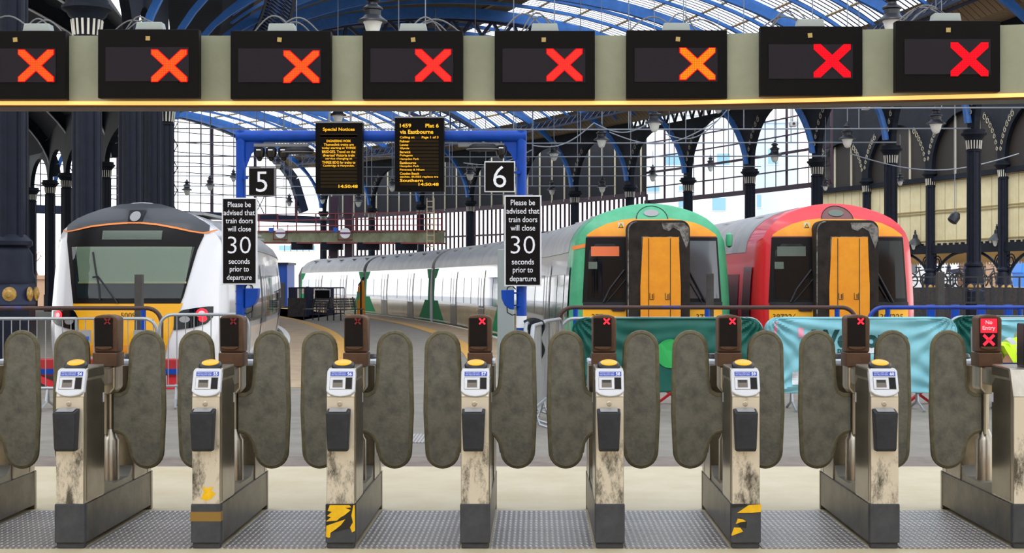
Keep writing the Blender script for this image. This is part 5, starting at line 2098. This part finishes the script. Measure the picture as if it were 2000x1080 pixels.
for lb, cxp, Y, post in (('red buffer stop with dark upright before the white train', 240, 21.0, (275.5, 536)), ('red buffer stop with dark upright before the green train', 1272, 22.6, (1385, 534)), ('red buffer stop with dark upright before the red train', 1640, 22.6, (1833, 531))):
    xc = X(cxp, Y)
    t = thing('buffer_stop', lb, 'buffer stop', (xc, Y, -.95), 'buffer stops')
    b = MB()
    b.b2(xc - 1.35, xc + 1.35, Y - .12, Y + .12, .20, .44)
    b.build('cross_beam', 'buffer_red', t, world=True, bevel=.01)
    MB().b2(xc - 1.35, xc + 1.35, Y - .13, Y - .12, .22, .30).build('blue_stripe', 'post_blue', t, world=True)
    b = MB()
    for sx_ in (-.75, .75):
        b.bar((xc + sx_, Y, -.95), (xc + sx_, Y, .42), .16)
        b.bar((xc + sx_ * 1.7, Y - .1, -.3), (xc + sx_ * .4, Y - .1, .2), .09)
        b.bar((xc + sx_ * .4, Y - .1, -.3), (xc + sx_ * 1.7, Y - .1, .2), .09)
    b.build('red_frame', 'buffer_red2', t, world=True)
    xp = X(post[0], Y)
    MB().b2(xp - .055, xp + .055, Y - .16, Y - .04, -.95, W(0, post[1], Y).z).build('upright', 'timber_dark', t, world=True, bevel=.008)
for px, lb in ((1308, 'red scissor frame seen under the green banner'), (1794, 'red scissor frame seen under the aqua banner')):
    Y = 18.4
    t = thing('scissor_frame', lb, 'frame', (X(px, Y), Y, 0), 'red scissor frames')
    for s in (-1, 1):
        MB().bar((s * .15, .03 * s, .02), (-s * .15, .03 * s, .24), .07, .03).build('brace', 'buffer_red2', t)
    MB().b2(-.17, .17, -.02, .02, .22, .28).build('head_bar', 'buffer_red', t)

# ------------------------------------------------------------------ worker in hi-vis, stooping by the No Entry gate
pp = W(1992, 676, 12.6)
t = thing('person', 'person in a yellow hi vis jacket stooping behind the No Entry gate', 'person', (X(1981, 12.6), 12.6, 0))
t.scale = (.93, .93, .93)


def skinned(name, verts, edges, m, parent, sub=2, root=0):
    me = bpy.data.meshes.new(name)
    me.from_pydata([v[:3] for v in verts], edges, [])
    me.materials.append(MATS[m])
    o = bpy.data.objects.new(name, me)
    COL.objects.link(o)
    o.parent = parent
    sk = o.modifiers.new('skin', 'SKIN')
    sk.use_smooth_shade = True
    for i, v in enumerate(verts):
        r = v[3]
        me.skin_vertices[0].data[i].radius = (r, r * (v[4] if len(v) > 4 else 1))
    me.skin_vertices[0].data[root].use_root = True
    sb = o.modifiers.new('sub', 'SUBSURF')
    sb.levels = sb.render_levels = sub
    return o


body = [(0, 0, .92, .15), (.10, 0, 1.02, .16), (.26, 0, 1.08, .17), (.42, 0, 1.10, .17), (.52, 0, 1.12, .09), (.60, 0, 1.12, .065),
        (.70, 0, 1.12, .098), (.78, 0, 1.10, .075),
        (.44, -.19, 1.06, .07), (.50, -.24, .84, .05), (.62, -.20, .66, .038), (.66, -.19, .60, .035),
        (.44, .19, 1.06, .07), (.50, .24, .84, .05), (.62, .20, .66, .038), (.66, .19, .60, .035),
        (-.01, -.10, .86, .105), (.06, -.11, .50, .07), (-.04, -.11, .10, .05), (.10, -.12, .05, .045),
        (-.01, .10, .86, .105), (.12, .11, .50, .07), (.0, .11, .10, .05), (.14, .12, .05, .045)]
ed = [(0, 1), (1, 2), (2, 3), (3, 4), (4, 5), (5, 6), (6, 7), (3, 8), (8, 9), (9, 10), (10, 11), (3, 12), (12, 13), (13, 14), (14, 15), (0, 16), (16, 17), (17, 18), (18, 19), (0, 20), (20, 21), (21, 22), (22, 23)]
skinned('body', body, ed, 'skin', t)
jk = [(-.02, 0, .96, .185), (.10, 0, 1.03, .195), (.26, 0, 1.085, .205), (.42, 0, 1.10, .195), (.50, 0, 1.115, .12), (.44, -.19, 1.06, .095), (.50, -.25, .84, .072), (.60, -.21, .70, .058), (.44, .19, 1.06, .095), (.50, .25, .84, .072), (.60, .21, .70, .058)]
skinned('hi_vis_jacket', jk, [(0, 1), (1, 2), (2, 3), (3, 4), (3, 5), (5, 6), (6, 7), (3, 8), (8, 9), (9, 10)], 'hi_vis', t, root=1)
b = MB()
d = (Vector((.26, 0, 1.085)) - Vector((.10, 0, 1.03))).normalized()
m = Vector((0, 0, 1)).rotation_difference(d).to_matrix().to_4x4()
b.lathe([(.208, -.03), (.211, .03)], (.12, 0, 1.035), 24, m)
b.lathe([(.200, -.025), (.202, .025)], (.0, 0, .975), 24, m)
b.build('reflective_band', 'hi_vis_tape', t, smooth=40)
tr = [(0, 0, .93, .16), (-.01, -.10, .84, .125), (.06, -.11, .50, .09), (-.04, -.11, .10, .07), (-.01, .10, .84, .125), (.12, .11, .50, .09), (.0, .11, .10, .07)]
skinned('trousers', tr, [(0, 1), (1, 2), (2, 3), (0, 4), (4, 5), (5, 6)], 'trousers_navy', t)
for q, x in ((-.115, .03), (.115, .08)):
    b = MB().box((x, q, .05), (.28, .10, .10))
    b.build('shoe', 'shoe_black', t, bevel=.03)
b = MB()
bmesh.ops.create_uvsphere(b.bm, u_segments=16, v_segments=10, radius=.112, matrix=Matrix.Translation((.69, 0, 1.155)) @ Matrix.Diagonal((1.1, .95, .85, 1)))
b.build('hair', 'hair_dark', t, smooth=True)
for s in (-1, 1):
    for k in range(5):
        y0 = s * (.19 + (k - 2) * .018) if k < 4 else s * .145
        L = (.07, .085, .08, .062, .05)[k]
        skinned('finger', [(.66, y0, .595, .012), (.685, y0, .595 - L * .5, .010), (.68, y0, .595 - L, .008)], [(0, 1), (1, 2)], 'skin', t, 1)

# ------------------------------------------------------------------ lamps and wires under the roof
LP = [(1278, 236, 36, 'largest of the row before the open arches'), (1175, 270, 31, 'second of the cable row, above the green train'), (1082, 297, 28, 'third of the cable row, by the blue frame corner'), (918, 338, 24, 'between the departure board and platform 6 sign'), (766, 362, 20, 'between the two information boards, low down'), (1388, 322, 21, 'in the second bright arch'), (1275, 341, 22, 'in the first bright arch over the green train'), (1176, 363, 22, 'low over the green train dome'), (1078, 369, 20, 'low beside the door notice of platform 6'), (1655, 268, 34, 'over the red train cab'), (1828, 238, 38, 'under the last lane sign but one to the wall'), (1513, 300, 28, 'at the edge of the last bright arch'), (365, 369, 21, 'against the gable grid, beside the thick columns'), (410, 360, 20, 'against the gable grid behind the white train roof'), (543, 318, 20, 'just under the three dome cameras'), (456, 345, 17, 'peeping out behind the platform 5 post'), (1612, 362, 17.01, 'small, before the cream wall over the red train'), (1758, 352, 18.01, 'small with amber globe beside the cream wall'), (565, 393, 17, 'small, past the platform 5 notice'), (630, 388, 16, 'small, under the Special Notices board'), (700, 392, 20, 'hanging under the gap of the two boards'), (728, 36, 58, 'large, above the sign beam under the lattice arch'), (1742, 34, 56, 'large, above the sign beam by the boarded roof'), (660, 222, 34, 'just behind the top of the Special Notices board'), (1403, 203, 30, 'peeping out under the sign beam')]
def roof_z(x, y):
    rr = sqrt((x - CX0) ** 2 + (y - CY0) ** 2)
    k = (rr - (RA + RL) / 2) / ((RA - RL) / 2)
    return SPR + RISE * sqrt(max(.08, 1 - k * k))


lamp0 = thing('hanging_lantern', 'x', 'lamp', (0, 0, 0), 'hanging lanterns')
R_ = .31
MB().lathe([(R_, .0), (R_ * .97, .03), (.20, .10), (.17, .14), (.17, .24), (.21, .26), (.21, .29), (.11, .36), (.09, .42), (.15, .44), (.15, .47), (.07, .53), (.04, .60), (.015, .64)], n=20).build('hood', 'lamp_hood', lamp0, smooth=35)
MB().lathe([(.03, -.31), (.10, -.27), (.15, -.16), (.19, 0)], n=20).build('globe', 'lamp_glass', lamp0, smooth=True)
MB().lathe([(.195, -.03), (.20, .0), (R_ * .9, .015)], n=20).build('reflector', 'stripe_white', lamp0, smooth=35)
lamps_ = []
for i, (px, py, wd, lb) in enumerate(LP):
    Y = 2 * R_ * F / wd if wd not in (17.01, 18.01) else 57.0
    o = lamp0 if i == 0 else dup(lamp0)
    o.location = W(px, py + wd * .12, Y)
    o.scale = (wd * Y / (2 * R_ * F),) * 3
    o['label'] = 'dark lantern with pale glass globe, ' + lb
    lamps_.append(o)
for o in lamps_:
    MB().tube([(0, 0, .62), (0, 0, max(1, roof_z(o.location.x, o.location.y) - o.location.z - .1))], .016, 6).build('hanging_rod', 'wire_grey', o)
def cone_at(px, py):
    th = min((abs(PX + F * ring(RB, k / 20).x / ring(RB, k / 20).y - px), k / 20) for k in range(240, 480))[1]
    p = ring(RB - .05, th)
    return (p.x, p.y, EYE + (PY - py) * p.y / F)


for px, py, Y, lb in ((1788, 478, 58, 'dark cone lamp below the beam, near the red train'), (1950, 470, 56, 'dark cone lamp below the beam, near the blue lorry')):
    t = thing('cone_lamp', lb, 'lamp', cone_at(px, py), 'cone lamps below the beam')
    MB().lathe([(.38, 0), (.30, .12), (.12, .3), (.10, .45), (.05, .5), (.05, .62)], n=18).build('shade', 'lamp_hood', t, smooth=35)
    MB().lathe([(.05, -.28), (.14, -.2), (.2, 0)], n=16).build('globe', 'lamp_glass', t, smooth=True)
    MB().tube([(0, 0, .6), (0, 0, max(.7, 2.95 - t.location.z))], .03, 6).build('rod', 'lamp_hood', t)
p = W(1865, 424, 54)
t = thing('hanging_floodlight', 'dark floodlight dangling on a long wire before the cream wall', 'lamp', p.to_tuple())
MB().lathe([(.12, -.25), (.2, -.2), (.2, .05), (.1, .2)], m=Matrix.Rotation(.6, 4, 'Y'), n=14).build('body', 'lamp_hood', t, smooth=35)
MB().tube([(0, 0, .2), (0, 0, roof_z(p.x, p.y) - p.z - .1)], .018, 5).build('wire', 'wire_grey', t)
for px, py, lb in ((1548, 243, 'small white camera on a bracket over the red train'), (1690, 210, 'small white camera under the sign beam by the dark louvres')):
    p = W(px, py, 52)
    t = thing('white_camera', lb, 'camera', p.to_tuple(), 'white roof cameras')
    MB().b2(-.12, .12, -.25, .1, -.09, .09).build('body', 'van_white', t, bevel=.02)
    MB().lathe([(.05, 0), (.05, .03)], (0, -.25, 0), 12, Matrix.Rotation(pi / 2, 4, 'X')).build('lens', 'glass_dark', t)
    MB().tube([(0, 0, .09), (.02, .05, 1.2)], .02, 6).build('bracket', 'wire_grey', t)
for i, (Y, zz) in enumerate(((44, 7.0), (50, 7.0), (55.5, 7.05), (61, 7.0), (66.5, 7.0), (73, 7.05), (80, 7.0), (88, 7.0))):
    th = math.degrees(math.asin((Y - CY0) / RA))
    x1 = ring(RA, th).x
    thl = math.degrees(math.asin(min(.99, (Y - CY0) / RL)))
    x0 = ring(RL, thl).x
    t = thing('tie_wire', 'thin grey wire across the hall with upright hanger rods, %s from the sign beam' % ORD[i], 'wire', ((x0 + x1) / 2, Y, zz), 'thin wires across the hall')
    MB().tube([(x0, Y, zz), ((x0 + x1) / 2, Y, zz - .04), (x1, Y, zz)], .026, 5).build('wire', 'wire_grey', t, world=True)
    n = 7
    for k in range(1, n):
        x = x0 + (x1 - x0) * k / n
        e = 1 - ((x - (x0 + x1) / 2) / ((x1 - x0) / 2)) ** 2
        MB().tube([(x, Y, zz - .03), (x, Y, max(zz + 1, roof_z(x, Y) - .3))], .018, 4).build('hanger_rod', 'wire_grey', t, world=True)
for i, (px0, py0, px1, py1, Y, sag, lb) in enumerate(((1040, 284, 1160, 240, 50, .5, 'from the blue frame corner to the second lantern'), (1160, 240, 1290, 222, 50, .7, 'between the second lantern and the largest'), (1190, 258, 1400, 236, 52, .9, 'drooping low before the first bright arch'), (1300, 262, 1420, 215, 54, .8, 'under the pierced band of the open arches'), (1660, 300, 1990, 300, 54, .9, 'drooping before the cream wall'), (905, 318, 1040, 292, 54, .4, 'beside the departure board'))):
    a, c = W(px0, py0, Y), W(px1, py1, Y)
    o = MB().tube([a.lerp(c, k / 14) - Vector((0, 0, sag * sin(pi * k / 14) * .7)) for k in range(15)], .022, 5).build('festoon_cable', 'wire_grey', smooth=True)
    tag(o, 'slack grey cable ' + lb, 'cable', 'slack cables')

# ------------------------------------------------------------------ far platform furniture
p = W(705, 607, 76)
t = thing('platform_post', 'bright orange post on the platform in front of the train carriages', 'post', (p.x, 62.0, 0))
t.location.x = X(705, 62.0)
MB().prism([(-.17, 0), (.17, 0), (.16, 1.1), (.13, 1.60), (.04, 1.66), (.04, .1), (-.03, .1), (-.03, 1.5), (-.12, 1.35), (-.16, .9)], -.12, .12).build('body', 'post_orange', t, bevel=.03)
MB().b2(-.03, .04, -.10, .10, .1, 1.5).build('dark_strip', 'rubber_black', t)
MB().tube([(-.10, 0, 1.4), (.05, 0, 1.62), (.12, 0, 1.78)], .05, 8).build('lamp_arm', 'rubber_black', t)
MB().b2(-.16, -.05, -.13, -.12, .80, 1.15).build('green_plate', 'train_green', t)
for px, py, lb, yw in ((616, 614, 'black slatted platform bench facing the white train', -.9), (680, 614, 'black slatted platform bench facing the green train\'s carriages', .9)):
    Y = 58.0
    t = thing('platform_bench', lb, 'bench', (X(px, Y), Y, 0), 'platform benches', rz=yw)
    b = MB()
    for k in range(4):
        b.b2(-.7 + k * .37, -.7 + k * .37 + .32, -.2, .22, .43, .47)
    b.build('seat', 'bench_slat', t)
    b = MB()
    for k in range(4):
        for j in range(4):
            b.box((-.54 + k * .37, .27 + j * .025, .56 + j * .10), (.32, .03, .08), Matrix.Rotation(-.25, 4, 'X'))
    b.build('back_slats', 'bench_slat', t)
    for s in (-.6, .6):
        b = MB()
        b.tube([(s, -.2, 0), (s, -.18, .44), (s, .2, .44), (s, .36, .95)], .03, 6)
        b.tube([(s, .22, 0), (s, .2, .44)], .03, 6)
        b.build('leg', 'bench_black', t)
t = thing('fenced_enclosure', 'navy railed enclosure with a dark sign by the platform benches', 'fence', (X(612, 64), 64, 0))
for x0, x1, y0, y1 in ((-1.1, .55, 0, 0), (-1.1, -1.1, 0, 2.2), (-.35, -.35, 0, 2.2), (-1.1, 1.1, 2.2, 2.2), (.6, .6, 0, 2.2)):
    b = MB()
    n = 12
    for k in range(n + 1):
        b.bar((x0 + (x1 - x0) * k / n, y0 + (y1 - y0) * k / n, .05), (x0 + (x1 - x0) * k / n, y0 + (y1 - y0) * k / n, 1.3), .03)
    for z in (.1, .75, 1.3):
        b.bar((x0, y0, z), (x1, y1, z), .05)
    b.build('railing_panel', 'fence_navy', t)
MB().b2(-1.15, -.3, -.06, -.03, .0, .85).build('dark_panel', 'brick_dark', t)
MB().b2(-.32, -.18, -.08, .0, 0, 1.36).build('gate_post', 'fence_navy', t)
MB().b2(.1, .75, -.12, -.09, .75, 1.2).build('dark_sign', 'notice_black', t)
MB().b2(.06, .79, -.10, -.08, .71, 1.24).build('sign_frame', 'signal_white', t)
# footbridge girder and signal discs
t = thing('signal_gantry', 'green rusty gantry girder with plum railings across the far tracks', 'gantry', W(680, 464, 92).to_tuple())
ga, gb = W(470, 463, 98), W(862, 463, 88)
b = MB().bar(ga, gb, .7, .75)
b.build('girder', 'footbridge_green', t, world=True)
b = MB()
up = Vector((0, 0, 1))
for z in (-.40, .38):
    b.bar(ga + up * z, gb + up * z, .9, .1)
b.build('flange', 'rail_red', t, world=True)
b = MB()
for z in (.75, 1.15, 1.55):
    b.bar(ga + up * z, gb + up * z, .06)
for k in range(11):
    q = ga.lerp(gb, k / 10)
    b.bar(q + up * .4, q + up * 1.55, .08)
b.build('railing', 'rail_red', t, world=True)
for px in (662, 690):
    q = ga.lerp(gb, (px - 470) / 392)
    b = MB().bar(Vector((q.x, q.y + .4, -.9)), Vector((q.x, q.y + .4, 7.2)), .5)
    b.build('post', 'mullion_plum', t, world=True)
for px in (600, 660, 730, 800):
    q = ga.lerp(gb, (px - 470) / 392)
    MB().box(q - up * .6, (1.4, .6, .5)).build('signal_box', 'column_navy', t, world=True)
for px, lb in ((559, 'white round signal disc with plum bar, the one nearer the white train'), (688, 'white round signal disc with plum bar, the one by the gantry posts')):
    q = ga.lerp(gb, (px - 470) / 392)
    s = thing('signal_disc', lb, 'signal', (q.x, q.y - .75, W(0, 456, q.y).z), 'banner signals on the gantry')
    MB().lathe([(.34, 0), (.34, .06)], (0, 0, 0), 28, Matrix.Rotation(pi / 2, 4, 'X')).build('disc', 'signal_white', s)
    MB().b2(-.34, .34, -.075, -.06, -.05, .05).build('bar', 'signal_plum', s)
    MB().b2(-.5, .5, .0, .06, -.48, -.40).build('shelf', 'rail_red', s)
    b = MB()
    for x in (-.5, .45):
        b.b2(x, x + .05, .0, .05, -.45, .55)
    b.build('bracket', 'rail_red', s)
    MB().b2(-.78, -.48, -.05, .05, .08, .36).build('blue_plate', 'hut_blue', s)
b = MB()
q = W(842, 460, 88)
for s in (-.22, .22):
    b.bar(q + Vector((s, -.5, -.8)), q + Vector((s, -.5, 2.3)), .06)
for k in range(9):
    b.bar(q + Vector((-.22, -.5, -.7 + .35 * k)), q + Vector((.22, -.5, -.7 + .35 * k)), .05)
tag(b.build('access_ladder', 'purlin_cream'), 'pale ladder fixed up the end of the signal gantry', 'ladder')
# huts and buildings beyond
t = thing('blue_hut', 'blue hut with an orange and dark door beyond the white train', 'hut', (X(547, 100), 100, -.4))
w0, w1 = X(530, 100) - X(547, 100), X(561, 100) - X(547, 100)
MB().b2(w0, w1, 0, 3, 0, W(0, 517, 100).z + .4).build('walls', 'hut_blue', t)
MB().b2(w0 - .1, w1 + .1, -.15, 3.1, W(0, 517, 100).z + .4, W(0, 517, 100).z + .55).build('roof', 'fence_navy', t)
MB().b2(-.1, .35, -.04, 0, 0, 1.9).build('door', 'bench_slat', t)
MB().b2(-.35, -.1, -.04, 0, 0, 1.9).build('door_frame', 'post_orange', t)


def building(label, px0, px1, py0, pyb, Y, m, wins, wm='window_blue', depth=8, name='building'):
    a, c = W(px0, pyb, Y), W(px1, py0, Y)
    t = thing(name, label, 'building', ((a.x + c.x) / 2, Y, -.95))
    MB().b2(a.x, c.x, Y, Y + depth, -.95, c.z).build('walls', m, t, world=True)
    MB().b2(a.x - .15, c.x + .15, Y - .15, Y + depth, c.z, c.z + .3).build('parapet', m, t, world=True)
    for x0, x1, y0, y1 in wins:
        p, q = W(x0, y1, Y - .02), W(x1, y0, Y - .02)
        f = MB().b2(p.x - .08, q.x + .08, Y - .06, Y + .02, p.z - .08, q.z + .08).build('window', 'signal_white', t, world=True)
        o = MB().b2(p.x, q.x, Y - .09, Y - .05, p.z, q.z).build('pane', wm, None)
        o.parent = f
        o.matrix_parent_inverse = Matrix.Translation(t.location).inverted()
    return t


building('white rendered building with small blue windows behind the open arches', 1225, 1478, 225, 560, 112, 'build_white', [(1264, 1288, 363, 374), (1326, 1340, 363, 372), (1391, 1417, 386, 411), (1325, 1342, 389, 405), (1300, 1330, 300, 322), (1400, 1425, 300, 322)])
building('pale blue building with one tall blue window by the cream wall', 1472, 1560, 240, 560, 116, 'build_blue', [(1472, 1487, 380, 405), (1500, 1520, 290, 320)])
building('low cream building with a window strip beyond the blue hut', 500, 640, 470, 560, 135, 'build_cream', [(545 + 12 * k, 555 + 12 * k, 480, 489) for k in range(6)])
building('pale brown shopfront with blue panels beyond the bicycles', 1836, 1868, 480, 590, 84, 'build_tan', [(1822, 1836, 492, 535)])
building('brown fronted shop with pale shutters next to the blue lorry', 1926, 1976, 470, 590, 84, 'build_tan', [(1931, 1945, 480, 512), (1955, 1970, 480, 512)], 'window_blue')
building('white street building behind the bicycles and lorry', 1775, 2060, 400, 590, 100, 'build_white', [(1800, 1815, 500, 530)])
for px, lb in ((1862, 'tilted black and white panel of two, nearer the shopfront'), (1894, 'tilted black and white panel of two, beside the big column')):
    p = W(px, 518, 76)
    t = thing('sign_panel', lb, 'sign', p.to_tuple(), 'tilted panels in the street')
    MB().box((0, 0, 0), (.62, .08, .85), Matrix.Rotation(.2, 4, 'Y')).build('board', 'fence_navy', t)
    MB().box((.05, -.05, -.05), (.45, .04, .35), Matrix.Rotation(-.15, 4, 'Y')).build('white_sheet', 'van_white', t)
    MB().tube([(0, .05, -.4), (0, .05, -1.6)], .04, 6).build('leg', 'railing_black', t)
t = thing('lorry', 'bright blue lorry parked in the street at the frame edge', 'lorry', W(1998, 545, 74).to_tuple())
b = MB()
b.b2(-.28, 3.0, -.9, .9, -.9, .35)
b.build('cargo_body', 'lorry_blue', t, bevel=.05)
b = MB()
b.prism([(-.38, .3), (-.30, .95), (.0, 1.25), (1.6, 1.25), (1.6, .3)], -.85, .85)
b.build('cab', 'lorry_blue', t, bevel=.05)
MB().b2(.0, .9, -.88, -.85, .55, 1.1).build('cab_window', 'glass_sheen', t)
b = MB()
for x in (.3, 2.2):
    b.lathe([(.42, -.1), (.42, .1)], (x, -.85, -.95), 18, Matrix.Rotation(pi / 2, 4, 'X'))
b.build('wheel', 'tyre', t)
t = thing('parked_van', 'white van parked behind the red train near the first street column', 'van', W(1793, 535, 80).to_tuple())
MB().prism([(-1.6, -.9), (-1.6, .0), (-1.2, .75), (1.9, .85), (2.0, -.9)], -.9, .9).build('body', 'van_white', t, bevel=.08)
MB().prism([(-1.35, .05), (-1.05, .6), (-.3, .62), (-.3, .05)], -.92, -.9).build('side_window', 'glass_sheen', t)
b = MB()
for x in (-1, 1.3):
    b.lathe([(.36, -.1), (.36, .1)], (x, -.88, -.9), 18, Matrix.Rotation(pi / 2, 4, 'X'))
b.build('wheel', 'tyre', t)
# raised street edge: dark wall, railing, bicycles
def along(u, o, z):
    return ring(RB - 1.6 + o, 12 + 10 * u) + Vector((0, 0, z))


b = MB()
b.grid(lambda u, v: along(u, 0, 0 + 1.3 * v), 10, 1)
b2_ = MB()
b2_.grid(lambda u, v: along(u, 40 * v, 1.3), 10, 1)
struct(b2_.build('floor_street', 'ground_grey'), 'pale raised street surface')
struct(b.build('wall_street', 'brick_dark'), 'dark brick wall under the raised street')
t = thing('street_railing', 'black iron railing before the brick wall past the red train', 'railing', ring(RB - 9, 16).to_tuple())
b, c = MB(), MB()
Yr = 44.0
for px in range(1775, 2060, 27):
    b.bar(W(px, 605, Yr), W(px, 562, Yr), .075)
for py, ww in ((541, .04), (563, .05), (591, .06)):
    c.bar(W(1770, py, Yr), W(2080, py, Yr), ww)
for px in range(1775, 2060, 27):
    c.bar(W(px, 563, Yr), W(px, 541, Yr), .045)
m_ = MB()
for px in range(1771, 2060, 9):
    m_.bar(W(px, 591, Yr), W(px, 563, Yr), .015)
for px in range(1775, 2060, 27):
    b.bar(Vector((X(px, Yr), Yr, 0)), W(px, 600, Yr), .075)
b.build('posts', 'railing_black', t, world=True)
c.build('rails', 'railing_black', t, world=True)
m_.build('infill_mesh', 'railing_black', t, world=True)


def bicycle(label, px, yaw, first=None):
    th = 0
    Y = 66.0 - (px - 1780) * .018
    if first:
        return dup(first, (X(px, Y), Y, 1.3), label, yaw)
    t = thing('bicycle', label, 'bicycle', (X(px, Y), Y, 1.3), 'bicycles on the street edge', rz=yaw)
    for x in (-.52, .52):
        b = MB().tube([(x + .33 * cos(k * pi / 10), 0, .34 + .33 * sin(k * pi / 10)) for k in range(20)], .034, 5, True)
        for k in range(8):
            b.tube([(x, 0, .34), (x + .33 * cos(k * pi / 4), 0, .34 + .33 * sin(k * pi / 4))], .006, 4)
        b.build('wheel', 'tyre', t)
    b = MB()
    for P in ([(-.52, .34), (-.12, .82)], [(-.52, .34), (-.02, .32)], [(-.02, .32), (-.14, .92)], [(-.02, .32), (.40, .80)], [(-.12, .80), (.38, .86)], [(.52, .34), (.38, .92)]):
        b.tube([(x, 0, z) for x, z in P], .032, 6)
    b.build('frame', 'bike_dark', t)
    b = MB().tube([(.44, -.26, .98), (.40, -.1, 1.0), (.38, 0, .96), (.40, .1, 1.0), (.44, .26, .98)], .018, 6)
    b.build('handlebar', 'bike_dark', t)
    MB().box((-.16, 0, .95), (.26, .12, .05)).build('saddle', 'tyre', t, bevel=.02)
    return t


bk = bicycle('dark bicycle before the first street column by the red train', 1800, .1)
for px, yw, lb in ((1832, 3.3, 'dark bicycle half hidden by the buffer upright past the red train'), (1858, .2, 'dark bicycle under the tilted black and white panels'), (1892, 3.0, 'dark bicycle leaning by the big column, on the red train side'), (1926, .3, 'dark bicycle leaning by the big column, on the lorry side')):
    bicycle(lb, px, yw, bk)
# bare tree and lamp post beyond the slim columns
p = W(78, 520, 125)
t = thing('bare_tree', 'bare pinkish tree outside, between the rosette column and the white train', 'tree', (p.x, 125, -.5))
rn = random.Random(4)
b = MB()


def branch(a, d, L, r, n):
    c = a + d * L
    b.tube([a, a.lerp(c, .5) + Vector((rn.uniform(-.1, .1), 0, 0)), c], [r, r * .8, r * .6], 4)
    if n:
        for k in range(3):
            branch(c, (d + Vector((rn.uniform(-.7, .7), rn.uniform(-.5, .5), rn.uniform(-.1, .5)))).normalized(), L * .7, r * .6, n - 1)


branch(Vector((0, 0, 0)), Vector((0, 0, 1)), 1.9, .16, 4)
b.build('branches', 'twig', t)
p = W(28, 612, 30)
building('pale brown low wall block outside beyond the slim columns', 55, 96, 545, 600, 110, 'build_tan', [], name='low_building')
